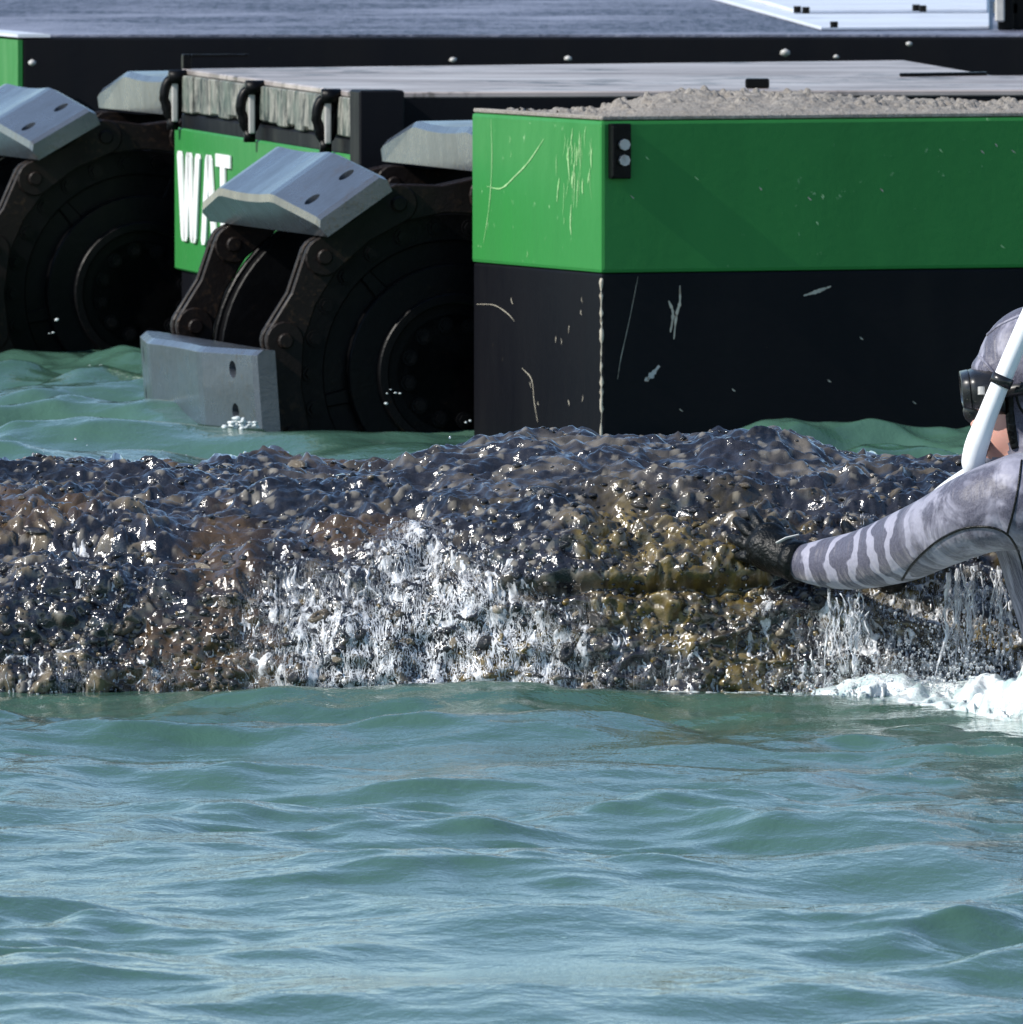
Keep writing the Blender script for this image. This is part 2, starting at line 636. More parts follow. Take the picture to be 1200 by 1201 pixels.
WAVES = waves_setup()


def wave_disp(x, y, spx, spy):
    dx, dy, dz = np.zeros_like(x), np.zeros_like(x), np.zeros_like(x)
    # gusty patches so the chop is not even everywhere
    q3 = np.stack([x.ravel(), y.ravel() * 0.6, 0 * x.ravel()], 1)
    gust = np.clip(1.0 + 1.1 * vnoise(q3, 1.5, 5), 0.25, 2).reshape(x.shape)
    gust2 = np.clip(1.05 + 1.0 * vnoise(q3, 1.1, 15), 0.3, 2).reshape(x.shape)
    rough_far = 1.0 + 0.7 * np.clip((y - 27.5) / 3.0, 0, 1)       # livelier where the tracks churn
    rough_far = rough_far * (1 - 0.5 * np.exp(-((y - 25.1) / 0.55) ** 2))     # the whale's body damps the swell beside it
    for k, a, A, ph in WAVES:
        lam = 2 * math.pi / k
        cx, cy = math.cos(a), math.sin(a)
        sp = abs(cx) * spx + abs(cy) * spy
        w = np.clip((lam / sp - 3.0) / 2.0, 0, 1)
        g = gust * rough_far if lam < 0.42 else (rough_far * gust2 if lam < 0.95 else rough_far)
        q = k * (cx * x + cy * y) + ph
        dz += A * w * g * np.cos(q)
        dx -= 0.85 * A * w * g * cx * np.sin(q)
        dy -= 0.85 * A * w * g * cy * np.sin(q)
    return dx, dy, dz


def axis(segs, far_lo, far_hi):
    """dense pieces (start, stop, step), then growing steps out to the horizon."""
    v = []
    for a, b_, s in segs:
        v += list(np.arange(a, b_, s))
    v.append(segs[-1][1])
    s, x = segs[-1][2], v[-1]
    while x < far_hi:
        s *= 1.22
        x += s
        v.append(x)
    s, x = segs[0][2], v[0]
    pre = []
    while x > far_lo:
        s *= 1.22
        x -= s
        pre.append(x)
    return np.array(pre[::-1] + v)


wx = axis([(-2.2, -1.3, 0.022), (-1.3, 1.3, 0.0105), (1.3, 2.2, 0.022)], -1500, 1500)
wy = axis([(16.5, 18.0, 0.02), (18.0, 25.2, 0.0125), (25.2, 30, 0.022), (30, 40, 0.018)], -300, 4000)
X, Y = np.meshgrid(wx, wy, indexing='ij')
SX = np.gradient(wx)[:, None] * np.ones_like(X)
SY = np.gradient(wy)[None, :] * np.ones_like(X)
dx, dy, dz = wave_disp(X, Y, SX, SY)
# calmer in the lee right under the whale's flank
WV = np.stack([X + dx, Y + dy, dz], -1).reshape(-1, 3)
water = link('water', np_mesh('water', WV, grid_quads(len(wx), len(wy)), M['water']))
tag(water, 'choppy grey-green sea surface with sky-blue ripples', 'water', kind='structure')


def water_z(x, y):
    x, y = np.atleast_1d(np.asarray(x, float)), np.atleast_1d(np.asarray(y, float))
    return wave_disp(x, y, np.full_like(x, 0.011), np.full_like(x, 0.0125))[2]


# ------------------------------------------------------------------ whale
def interp(x, xs, ys):
    return np.interp(x, xs, ys)


def smooth1(x, xs, ys):
    """cosine-eased interpolation"""
    x = np.clip(x, xs[0], xs[-1])
    i = np.clip(np.searchsorted(xs, x, side='right') - 1, 0, len(xs) - 2)
    xs, ys = np.array(xs), np.array(ys)
    t = (x - xs[i]) / (xs[i + 1] - xs[i])
    t = t * t * (3 - 2 * t)
    return ys[i] * (1 - t) + ys[i + 1] * t


hx = axis([(-1.25, -0.92, 0.008), (-0.92, 0.92, 0.0032), (0.92, 1.3, 0.008)], -5.2, 5.0)
# cross-section: depth offset from the front waterline, height as a share of the crest
SEC = np.array([(0.16, -0.55), (0.05, -0.25), (0.012, -0.08), (0.0, 0.0), (0.012, 0.14), (0.028, 0.30), (0.055, 0.46), (0.095, 0.60),
                (0.155, 0.715), (0.24, 0.805), (0.35, 0.885), (0.48, 0.955), (0.62, 0.995), (0.74, 1.0), (0.90, 0.96),
                (1.10, 0.80), (1.30, 0.45), (1.42, 0.0), (1.45, -0.5)])
seg_len = np.concatenate([[0], np.cumsum(np.linalg.norm(np.diff(SEC * [1, 0.40], axis=0), axis=1))])
t_fine = np.concatenate([np.arange(seg_len[1], seg_len[13] + 0.1, 0.0034),
                         np.arange(seg_len[13] + 0.1, seg_len[-1], 0.03), [seg_len[-1]]])
t_fine = np.concatenate([[seg_len[0]], t_fine])


def cat(ts, col):
    # smooth the section polyline
    v = np.interp(ts, seg_len, SEC[:, col])
    w = sum(np.interp(ts + o, seg_len, SEC[:, col]) for o in (-0.03, -0.015, 0.015, 0.03))
    return (v + w) / 5


sy, sz = cat(t_fine, 0), cat(t_fine, 1)
PXW = 748.0
gx = (np.array([0, 200, 330, 440, 550, 640, 720, 830, 900, 935, 1000, 1100, 1200]) - 600) / PXW
gz = np.array([0.308, 0.300, 0.309, 0.320, 0.338, 0.350, 0.355, 0.352, 0.350, 0.346, 0.330, 0.326, 0.322])
crest = smooth1(hx, np.concatenate([[-5, -2.5], gx, [2.6, 5]]), np.concatenate([[-0.35, 0.22], gz, [0.2, -0.4]]))
lean = smooth1(hx, [-5, -0.9, -0.35, 0.1, 0.6, 1.2, 5], [1.3, 1.55, 1.3, 0.95, 0.9, 0.95, 1.2])
front = 25.0 + smooth1(hx, [-5, -2.5, -0.8, 0, 0.6, 1.2, 2.6, 5], [25.9 - 25, 0.35, 0.02, 0.0, 0.02, 0.05, 0.3, 0.8])
nH, nT = len(hx), len(t_fine)
WX = np.repeat(hx[:, None], nT, 1)
WY = front[:, None] + sy[None, :] * np.where(sy[None, :] < 0.36, lean[:, None], 1 + (lean[:, None] - 1) * np.clip((0.9 - sy[None, :]) / 0.54, 0, 1))
WZ = np.where(sz[None, :] >= 0, sz[None, :] * crest[:, None], sz[None, :] * 0.6)
P = np.stack([WX, WY, WZ], -1)


def grid_normals(P):
    du = np.gradient(P, axis=0)
    dv = np.gradient(P, axis=1)
    n = np.cross(du, dv)
    n /= np.linalg.norm(n, axis=-1, keepdims=True) + 1e-12
    return n


Nn = grid_normals(P)          # u = x, v = up the front: x cross up -> -y (outwards)
flat = P.reshape(-1, 3)
nor = Nn.reshape(-1, 3)
xs_, ys_, zs_ = flat[:, 0], flat[:, 1], flat[:, 2]
big = fbm(flat, 3.2, 3, 3) * 0.018
mid = fbm(flat * [1, 1, 1.3], 11, 3, 21) * 0.0085
ridge = (1 - np.abs(fbm(flat * [0.55, 1, 1.7], 7.5, 3, 41))) ** 3 * 0.014
ref = nor
rw = flat + 0.022 * np.stack([vnoise(flat, 13, 201), vnoise(flat, 13, 202), vnoise(flat, 13, 203)], 1)
crag = (1 - np.abs(fbm(rw * [0.8, 1, 1], 19, 3, 211, 0.55)) * 1.25)
d = big + mid + ridge - 0.010 + 0.011 * np.clip(crag, -0.6, 1)
# long folds in the skin: one deep crease in mid-flank, two shallow ones near the brow
def fold(x0, x1, z0, slope, depth, sig, wob):
    zc = z0 + slope * (xs_ - x0) + wob * np.sin((xs_ - x0) * 14) + 0.007 * vnoise(flat, 9, 91)
    w = np.clip((xs_ - x0) / 0.08, 0, 1) * np.clip((x1 - xs_) / 0.06, 0, 1)
    u = (zs_ - zc)
    return w * (-depth * np.exp(-(u / sig) ** 2) + 0.45 * depth * np.exp(-((u - 2.4 * sig) / (1.6 * sig)) ** 2))


d += fold(-0.02, 0.44, 0.150, 0.055, 0.027, 0.0085, 0.005)
d += fold(0.05, 0.40, 0.285, -0.03, 0.024, 0.010, 0.003)
d += fold(-0.95, -0.28, 0.215, 0.03, 0.034, 0.014, 0.006)
d += fold(-0.60, -0.10, 0.255, 0.02, 0.022, 0.011, 0.005)
# large lumps and shallow hollows of the left flank
w1, id1 = worley(flat, 13, 7)
left = np.clip((-0.1 - xs_) / 0.35, 0, 1)
d += (0.013 + 0.012 * left) * np.clip(0.62 - w1, 0, 1) * (id1 > 0.35) - 0.013 * left * np.clip(0.5 - w1, 0, 1) * (id1 < 0.22)
# crust of small nodules, rounded with dark gaps between
patch = np.clip(fbm(flat, 4.5, 3, 77) * 1.1 + 0.62, 0, 1)
topness = np.clip((zs_ - 0.27) / 0.05, 0, 1)
warp = 0.016 * np.stack([vnoise(flat, 24, 5), vnoise(flat, 24, 6), vnoise(flat, 24, 8)], 1)
w2, id2 = worley((flat + warp) * [0.75, 1, 1], 34, 13)
k2 = np.sqrt(np.clip(1 - (w2 / 0.66) ** 2, 0, 1)) * (id2 > 0.25) * (0.5 + 0.9 * id2)
d += 0.0120 * k2 * patch ** 1.5 * (1 - 0.75 * topness)
w3, id3 = worley(flat + warp * 0.5, 74, 23)
k3 = np.sqrt(np.clip(1 - (w3 / 0.66) ** 2, 0, 1)) * (id3 > 0.30)
d += 0.0050 * k3 * (0.35 + 0.65 * patch) * (1 - 0.55 * topness)
# combed wrinkles over the flatter upper back
d += topness * 0.0095 * (1 - np.abs(fbm(flat * [0.30, 1.0, 1.0], 26, 3, 66))) ** 2
dense = (np.abs(xs_) < 1.0)
P2 = (flat + nor * d[:, None]).reshape(nH, nT, 3)
# a small blowhole-like knob on the crest
kn = np.exp(-(((P2[..., 0] - 0.425) / 0.05) ** 2 + ((P2[..., 1] - 25.62) / 0.12) ** 2))
P2[..., 2] += 0.010 * kn
N2 = grid_normals(P2)
# pigment, with the upper back's sky light painted in
skin_c = np.array([0.008, 0.0085, 0.012])
grey_c = np.array([0.026, 0.025, 0.031])
tan_c = np.array([0.26, 0.205, 0.125])
och_c = np.array([0.20, 0.142, 0.030])
bro_c = np.array([0.085, 0.050, 0.018])
pal_c = np.array([0.30, 0.27, 0.22])


def L(a, b_, f):
    return a + (b_ - a) * np.clip(f, 0, 1)[:, None]


pg = L(np.tile(skin_c, (len(flat), 1)), np.tile(grey_c, (len(flat), 1)), fbm(flat, 9, 4, 101) * 0.9 + 0.35)
pg = L(pg, tan_c, k2 * (id2 > 0.80) * patch * 0.6 * (1 - 0.7 * topness))
pg = L(pg, pal_c, k3 * (id3 > 0.86) * 0.8)
och = np.clip((fbm(flat, 5.5, 3, 131) - 0.22 + 0.35 * np.clip((0.11 - zs_) / 0.05, 0, 1)) * 4, 0, 1) * np.clip((xs_ + 0.25) / 0.2, 0, 1) * np.clip((0.30 - zs_) / 0.04, 0, 1)
och2 = np.exp(-(((xs_ - 0.175) / 0.05) ** 2 + ((zs_ - 0.265) / 0.035) ** 2)) * 0.9
pg = L(pg, och_c, np.maximum(och * 0.75, och2) * (0.45 + 0.55 * k3))
bro = np.clip((fbm(flat, 4.2, 3, 151) - 0.05) * 3, 0, 1) * np.clip((0.05 - xs_) / 0.3, 0, 1)
pg = L(pg, bro_c, bro * 0.8)
top_lit = np.clip((fbm(flat * [0.5, 1, 1], 12, 3, 171) + 0.1) * 1.6, 0, 1) * np.clip((zs_ - 0.27) / 0.05, 0, 1) * np.clip((xs_ + 0.45) / 0.2, 0, 1)  # flatter upper back catching sky light, put into the colour
pg = L(pg, np.array([0.17, 0.148, 0.120]), top_lit * np.clip(0.30 + 1.0 * fbm(flat * [0.5, 1, 1], 60, 2, 301), 0, 1))
wm = np_mesh('whale', P2.reshape(-1, 3), grid_quads(nH, nT), M['whale'])
set_col(wm, 'pigment', pg * 0.80)
whale = link('whale', wm)
tag(whale, 'dark knobbly back of a barnacle-crusted whale lying in shallow water', 'whale')


def surf(u, v, off=0.0):
    """points on the displaced hide; u = index along x, v = index up the flank (floats)"""
    u = np.clip(u, 0, nH - 1.001)
    v = np.clip(v, 0, nT - 1.001)
    i, j = u.astype(int), v.astype(int)
    a, b_ = (u - i)[:, None], (v - j)[:, None]
    p = (P2[i, j] * (1 - a) * (1 - b_) + P2[i + 1, j] * a * (1 - b_) + P2[i, j + 1] * (1 - a) * b_ + P2[i + 1, j + 1] * a * b_)
    n = Nn[i, j]
    return p + n * np.asarray(off).reshape(-1, 1), n


def v_of_z(xi, z):
    """row index on the front side where the undisturbed hide reaches height z at column xi"""
    col = WZ[xi, :]
    top = int(np.argmax(col))
    return float(np.interp(z, col[:top + 1], np.arange(top + 1)))


def u_of_x(x):
    return np.interp(x, hx, np.arange(nH))


# barnacle shapes: cratered cones and rough lumps
def crater(seed):
    r = random.Random(seed)
    n = 9
    rings = [(1.0, -0.25), (0.95, 0.25), (0.62, 0.72), (0.42, 0.80), (0.30, 0.45)]
    ph = [r.uniform(0.82, 1.18) for _ in range(n)]
    V, F = [], []
    for k, (rr, z) in enumerate(rings):
        for q in range(n):
            a = 2 * math.pi * q / n + 0.2 * k
            V.append((rr * ph[q] * math.cos(a), rr * ph[q] * math.sin(a), z * r.uniform(0.88, 1.1)))
    for k in range(len(rings) - 1):
        for q in range(n):
            F.append((k * n + q, k * n + (q + 1) % n, (k + 1) * n + (q + 1) % n, (k + 1) * n + q))
    V.append((0, 0, 0.35))
    F += [((len(rings) - 1) * n + q, (len(rings) - 1) * n + (q + 1) % n, len(V) - 1) for q in range(n)]
    return V, F


def lump(seed, sub=1):
    bm = bmesh.new()
    bmesh.ops.create_icosphere(bm, subdivisions=sub, radius=1)
    r = random.Random(seed)
    for v in bm.verts:
        v.co *= r.uniform(0.72, 1.22)
        v.co.z *= 0.62
    V = [tuple(v.co) for v in bm.verts]
    F = [tuple(x.index for x in f.verts) for f in bm.faces]
    bm.free()
    return V, F


bshapes = []
for k in range(2):
    bshapes.append(mesh('barnacle', *crater(k), M['barnacle'], True))
for k in range(5):
    bshapes.append(mesh('barnacle', *lump(40 + k, 2), M['barnacle'], True))


def orient(n, rot):
    q = Vector(n).to_track_quat('Z', 'Y')
    return q.to_matrix() @ Matrix.Rotation(rot, 3, 'Z')


cnt = 0
tries = 0
while cnt < 300 and tries < 6000:
    tries += 1
    x = random.uniform(-0.86, 0.86)
    z = random.uniform(0.005, 0.34)
    if x > -0.1 and z > 0.26 and random.random() < 0.7:
        continue
    if -0.1 < x < 0.45 and 0.13 < z < 0.2 and random.random() < 0.6:
        continue
    if random.random() > (0.95 if x < -0.3 else 0.55):
        continue
    u = u_of_x(x)
    v = v_of_z(int(u), z)
    p, n = surf(np.array([u]), np.array([v]))
    s = min(0.0050 + random.expovariate(1 / 0.0028), 0.015)
    o = link('barnacle', random.choice(bshapes), whale)
    rot = orient(n[0], random.uniform(0, 6.28))
    sx_, sy_, sz_ = s * random.uniform(0.9, 1.7), s * random.uniform(0.7, 1.1), s * random.uniform(0.5, 0.95)
    if random.random() < 0.5:
        rot = orient(n[0], random.uniform(-0.5, 0.5))
    mw = Matrix.Translation(Vector(p[0])) @ (rot @ Matrix.Diagonal((sx_, sy_, sz_))).to_4x4()
    o.matrix_world = mw
    cnt += 1


def scatter_mesh(name, protos, mats_, mat, cols=None):
    """join many small copies (4x4 matrices as rotation-scale + position) into one mesh"""
    Vs, Fs, Cs, off = [], [], [], 0
    for k, (pi, Rm, pos) in enumerate(mats_):
        V, F = protos[pi]
        W = V @ Rm.T + pos
        Vs.append(W)
        Fs.append(F + off)
        off += len(V)
        if cols is not None:
            Cs.append(np.tile(cols[k], (len(V), 1)))
    me = np_mesh(name, np.concatenate(Vs), np.concatenate(Fs), mat)
    if cols is not None:
        set_col(me, 'pigment', np.concatenate(Cs))
    return me


lp = [tuple(np.array(q) for q in lump(100 + k, 1)) for k in range(8)]
items, cols = [], []
pal = np.array([[0.008, 0.009, 0.012], [0.016, 0.016, 0.020], [0.030, 0.028, 0.030], [0.065, 0.055, 0.044], [0.14, 0.11, 0.068],
                [0.13, 0.085, 0.015], [0.30, 0.26, 0.20]])
for k in range(5200):
    x = rng.uniform(-1.0, 1.0)
    z = rng.uniform(-0.03, 0.30) if rng.random() < 0.85 else rng.uniform(0.28, 0.37)
    u = u_of_x(x)
    v = v_of_z(int(u), z)
    p, n = surf(np.array([u]), np.array([v]), -0.0005)
    s = 0.0022 + rng.exponential(0.0019)
    s = min(s, 0.008)
    rm = np.array(orient(n[0], rng.uniform(0, 6.28))) @ np.diag([s * rng.uniform(0.8, 1.6), s * rng.uniform(0.8, 1.2), s * rng.uniform(0.6, 1.2)])
    items.append((rng.integers(0, 8), rm, p[0]))
    low = z < 0.12 and x > -0.05
    w_ = np.array([.34, .26, .16, .10, .07, .11 if low else .03, .04])
    cols.append(pal[rng.choice(7, p=w_ / w_.sum())] * rng.uniform(0.75, 1.25))
crust = link('barnacle_crust', scatter_mesh('barnacle_crust', lp, items, M['crust'], cols), whale)
crust['kind'] = 'stuff'

# ------------------------------------------------------------------ water running off the whale
def gauss(x, c, w):
    return np.exp(-((x - c) / w) ** 2)


def blur(P_, n):
    for ax_ in (0, 1):
        a = np.cumsum(np.concatenate([np.repeat(P_.take([0], ax_), n + 1, ax_), P_, np.repeat(P_.take([-1], ax_), n, ax_)], ax_), ax_)
        m_ = P_.shape[ax_]
        P_ = (a.take(range(2 * n + 1, 2 * n + 1 + m_), ax_) - a.take(range(m_), ax_)) / (2 * n + 1)
    return P_


P3 = blur(blur(P2, 2), 2)


def surf3(u, v, off):
    u, v = np.clip(u, 0, nH - 1.001), np.clip(v, 0, nT - 1.001)
    i, j = u.astype(int), v.astype(int)
    a, b_ = (u - i)[:, None], (v - j)[:, None]
    p = (P3[i, j] * (1 - a) * (1 - b_) + P3[i + 1, j] * a * (1 - b_) + P3[i, j + 1] * (1 - a) * b_ + P3[i + 1, j + 1] * a * b_)
    return p + Nn[i, j] * off[:, None], Nn[i, j]


def running_sheet(x0, x1, z0, z1, env, seed, step=0.0014, thick=0.0015):
    """a torn sheet of water: strands of a vertical lace lying on the hide, open between them"""
    ax = np.arange(x0, x1, step)
    az = np.arange(z0, z1, step)
    XX, ZZ = np.meshgrid(ax, az, indexing='ij')
    uu = u_of_x(XX.ravel())
    ui = np.clip(uu.astype(int), 0, nH - 1)
    tops = np.argmax(WZ, axis=1)
    vv = np.empty(XX.size)
    uniq = np.unique(ui)
    for c_ in uniq:
        m_ = ui == c_
        vv[m_] = np.interp(ZZ.ravel()[m_], WZ[c_, :tops[c_] + 1], np.arange(tops[c_] + 1))
    q = np.stack([XX.ravel(), ZZ.ravel() * 0.0 + seed, ZZ.ravel()], 1)
    wq = q.copy()
    wq[:, 0] += 0.010 * fbm(q, 26, 3, seed) + 0.004 * vnoise(q, 90, seed + 9)
    wq[:, 2] += 0.014 * fbm(q, 22, 3, seed + 3)
    l1 = 1 - np.abs(fbm(wq * [1, 1, 0.24], 50, 2, seed + 11, 0.4)) * 1.5
    l2 = 1 - np.abs(fbm(wq * [1, 1, 0.38], 98, 2, seed + 13, 0.4)) * 1.6
    lace = np.maximum(l1, l2 * 0.985)
    e_ = np.clip(env(XX.ravel(), ZZ.ravel()) * (1 + 0.9 * fbm(q, 11, 3, seed + 21)), 0, 1)
    h = (lace - (1.02 - 0.40 * np.minimum(e_, 0.95))) / 0.20
    h = np.where(e_ < 0.03, -1, h)
    hh = np.clip(h, 0, 1)
    off = -0.002 + (0.0040 + thick * (0.4 + 0.9 * np.abs(vnoise(q, 60, seed + 31)))) * np.sqrt(hh)
    p, n = surf3(uu, vv, off)
    Q = grid_quads(len(ax), len(az))
    keep = (h[Q] > -0.02).any(1)
    Q = Q[keep]
    used = np.unique(Q)
    remap = np.full(len(p), -1)
    remap[used] = np.arange(len(used))
    return p[used], remap[Q]


def env_left(x, z):
    e = 1.25 * gauss(x, -0.19, 0.20) * np.clip((0.215 + 0.05 * gauss(x, -0.12, 0.12) - z) / 0.08, 0, 1)
    e += 0.75 * gauss(x, 0.0, 0.14) * np.clip((0.17 - z) / 0.06, 0, 1)
    e += 0.22 * gauss(x + (0.25 - z) * 1.2, -0.16, 0.05) * gauss(z, 0.235, 0.03)
    e += 0.38 * gauss(x, 0.2, 0.15) * np.clip((0.11 - z) / 0.06, 0, 1)
    return e


def env_right(x, z):
    e = 1.05 * gauss(x, 0.50, 0.10) * np.clip((0.17 - z) / 0.05, 0, 1)
    e += 1.6 * gauss(x, 0.75, 0.14) * np.clip((0.20 - z) / 0.05, 0, 1)
    e += 0.5 * gauss(x, 0.565, 0.03) * gauss(z, 0.225, 0.03)
    return e


def env_far(x, z):
    return 0.30 * np.clip((0.09 - z) / 0.06, 0, 1) + 0.20 * gauss(x, -0.62, 0.12) * gauss(z, 0.2, 0.08)


sv_, sf_, o_ = [], [], 0
for args in ((-0.52, 0.36, -0.03, 0.31, env_left, 3), (0.34, 0.92, -0.03, 0.30, env_right, 57, 0.0014, 0.0032), (-0.9, -0.45, -0.03, 0.28, env_far, 83)):
    p_, q_ = running_sheet(*args)
    sv_.append(p_)
    sf_.append(q_ + o_)
    o_ += len(p_)
def falling(px, py, D, zl, r0):
    g_ = at(px, py, D)
    m_ = max(8, int((g_.z - zl) / 0.006))
    t_ = np.linspace(0, 1, m_)
    w_ = np.cumsum(rng.normal(0, 0.0016, m_)) + 0.003 * np.sin(t_ * rng.uniform(4, 12) + rng.uniform(0, 6))
    rr_ = r0 * (0.45 + 0.9 * np.abs(np.sin(t_ * rng.uniform(5, 18) + rng.uniform(0, 6)))) * (1 - 0.45 * t_)
    return tube([(g_.x + w_[q], g_.y - 0.012 * t_[q], g_.z + (zl - g_.z) * t_[q]) for q in range(m_)], list(rr_), 6, True)


for k in range(58):
    px = rng.choice([rng.normal(984, 10), rng.normal(1010, 6), rng.uniform(950, 1190), rng.normal(1128, 12), rng.normal(1168, 10)])
    py = np.interp(px, [930, 1000, 1080, 1130, 1170, 1200], [676, 690, 676, 660, 662, 700]) + rng.uniform(0, 30)
    V_, F_ = falling(px, py, rng.uniform(24.90, 24.98), rng.uniform(0.0, 0.14), rng.choice([0.0008, 0.0012, 0.0018, 0.0034]))
    q_ = np.array([f_ for f_ in F_ if len(f_) == 4])
    sv_.append(np.array([tuple(v_) for v_ in V_]))
    sf_.append(q_ + o_)
    o_ += len(V_)
st = link('running_water', np_mesh('running_water', np.concatenate(sv_), np.concatenate(sf_), M['stream']))
tag(st, 'white rivulets of water pouring down the whale flank', 'running water', kind='stuff')


def film_sheet(x0, x1, z0, z1, env, seed, gain=0.66, step=0.0034):
    ax, az = np.arange(x0, x1, step), np.arange(z0, z1, step)
    XX, ZZ = np.meshgrid(ax, az, indexing='ij')
    uu = u_of_x(XX.ravel())
    ui = np.clip(uu.astype(int), 0, nH - 1)
    tops = np.argmax(WZ, axis=1)
    vv = np.empty(XX.size)
    for c_ in np.unique(ui):
        m_ = ui == c_
        vv[m_] = np.interp(ZZ.ravel()[m_], WZ[c_, :tops[c_] + 1], np.arange(tops[c_] + 1))
    q = np.stack([XX.ravel(), 0 * XX.ravel() + seed, ZZ.ravel()], 1)
    e_ = np.clip(env(XX.ravel(), ZZ.ravel()) * (1 + 0.8 * fbm(q, 13, 3, seed + 21)) * gain - 0.14, 0, 1)
    p, n = surf3(uu, vv, 0.0042 + 0.003 * vnoise(q, 40, seed + 2))
    Q = grid_quads(len(ax), len(az))
    Q = Q[(e_[Q] > 0.01).any(1)]
    used = np.unique(Q)
    remap = np.full(len(p), -1)
    remap[used] = np.arange(len(used))
    return p[used], remap[Q], e_[used]


sv_, sf_, sc2, o_ = [], [], [], 0
for args in ((-0.55, 0.38, -0.03, 0.30, env_left, 4), (0.34, 0.92, -0.03, 0.29, env_right, 58, 0.5), (-0.9, -0.5, -0.03, 0.28, env_far, 84)):
    p_, q_, c_ = film_sheet(*args)
    sv_.append(p_)
    sf_.append(q_ + o_)
    sc2.append(c_)
    o_ += len(p_)
fm_ = np_mesh('water_film', np.concatenate(sv_), np.concatenate(sf_), M['film'])
set_flt(fm_, 'cover', np.concatenate(sc2))
tag(link('water_film', fm_), 'thin lacy film of white water streaming over the whale flank', 'water film', kind='stuff')


def ico(sub):
    bm = bmesh.new()
    bmesh.ops.create_icosphere(bm, subdivisions=sub, radius=1)
    V = np.array([tuple(v.co) for v in bm.verts])
    F = np.array([[x.index for x in f.verts] for f in bm.faces])
    bm.free()
    return V, F


ic1 = ico(1)
items = []
for k in range(2600):
    zone = rng.random()
    if zone < 0.42:
        x, z = rng.normal(-0.17, 0.13), rng.uniform(0.0, 0.25)
    elif zone < 0.8:
        x, z = rng.normal(0.66, 0.14), rng.uniform(0.0, 0.2)
    else:
        x, z = rng.uniform(-0.8, 0.8), rng.uniform(0, 0.34)
    u = u_of_x(x)
    v = v_of_z(int(u), z)
    p, n = surf(np.array([u]), np.array([v]), 0.002 + (rng.exponential(0.02) if rng.random() < 0.4 else 0.0))
    s = min(0.0006 + rng.exponential(0.0006), 0.0030)
    items.append((0, np.diag([s, s, s * rng.uniform(0.8, 1.8)]), p[0]))
for k in range(3400):
    x = rng.normal(0.70, 0.13)
    z = abs(rng.normal(0.0, 0.03 + 0.05 * np.clip((x - 0.5) / 0.2, 0, 1)))
    y = rng.uniform(24.75, 25.05)
    s = min(0.0006 + rng.exponential(0.0007), 0.0035)
    items.append((0, np.diag([s, s, s * rng.uniform(0.8, 1.8)]), np.array([x, y, z])))
sp = link('water_drops', scatter_mesh('water_drops', [ic1], items, M['drop']))
tag(sp, 'glinting drops of water scattered over the wet whale', 'water drops', kind='stuff')

# ------------------------------------------------------------------ foam
lp2 = [tuple(np.array(q) for q in lump(200 + k, 2)) for k in range(8)]


def foam_sheet(x0, x1, y0, y1, env, seed, step=0.0024, depth_step=0.0045):
    ax, ay = np.arange(x0, x1, step), np.arange(y0, y1, depth_step)
    XX, YY = np.meshgrid(ax, ay, indexing='ij')
    q = np.stack([XX.ravel(), YY.ravel() * 0.55, 0 * XX.ravel() + seed], 1)
    e = np.clip(env(XX.ravel(), YY.ravel()), 0, 1)
    wq = q + 0.02 * np.stack([fbm(q, 14, 2, seed), fbm(q, 14, 2, seed + 5), 0 * q[:, 0]], 1)
    billow = np.clip(0.45 + 0.55 * fbm(wq, 9, 4, seed + 7, 0.5), 0, 1.2)
    lace = 1 - np.abs(fbm(wq * [0.6, 1, 1], 26, 3, seed + 9)) * 1.3
    h = e * (0.002 + (0.022 + 0.085 * np.clip((XX.ravel() - 0.50) / 0.25, 0, 1)) * billow * e) + 0.005 * lace * e - 0.006 * (1 - e) - 0.002
    h += 0.0030 * e * fbm(q, 45, 3, seed + 19)
    fine_l = 1 - np.abs(fbm(wq * [0.7, 1, 1], 60, 2, seed + 29)) * 1.4
    keep_v = (e * 1.15 + 0.8 * (lace - 0.75) + 0.5 * (fine_l - 0.7) > 0.30)
    wz = water_z(XX.ravel(), YY.ravel())
    z = wz + np.where(keep_v, np.clip(h, 0.0015, 1), -0.006)
    Q = grid_quads(len(ax), len(ay))
    Q = Q[keep_v[Q].any(1)]
    p = np.stack([XX.ravel(), YY.ravel(), z], 1)
    used = np.unique(Q)
    remap = np.full(len(p), -1)
    remap[used] = np.arange(len(used))
    return p[used], remap[Q], e[used]


def env_f1(x, y):
    e = np.clip((x - 0.31) / 0.22, 0, 1) ** 0.7 * np.clip((y - (24.90 - 0.60 * np.clip((x - 0.42) / 0.4, 0, 1))) / 0.10, 0, 1)
    return 1.25 * e * (0.80 + 0.40 * vnoise(np.stack([x, y, 0 * x], 1), 7, 71))


def env_f2(x, y):
    return 0.40 * np.clip((x + 0.12) / 0.1, 0, 1) * gauss(y, 24.985, 0.030) + 0.30 * gauss(x, -0.2, 0.2) * gauss(y, 24.985, 0.03)


fv, ff, fc, o_ = [], [], [], 0
for args in ((0.31, 1.15, 24.35, 25.12, env_f1, 3), (-0.5, 0.42, 24.9, 25.06, env_f2, 13)):
    p_, q_, c_ = foam_sheet(*args)
    fc.append(c_)
    fv.append(p_)
    ff.append(q_ + o_)
    o_ += len(p_)
fm_ = np_mesh('foam', np.concatenate(fv), np.concatenate(ff), M['foam'])
set_flt(fm_, 'cover', np.concatenate(fc))
fo = link('foam', fm_)
tag(fo, 'white foam churning at the waterline around the diver', 'foam', kind='stuff')

# ------------------------------------------------------------------ amphibious tracked vehicle
WM = {}


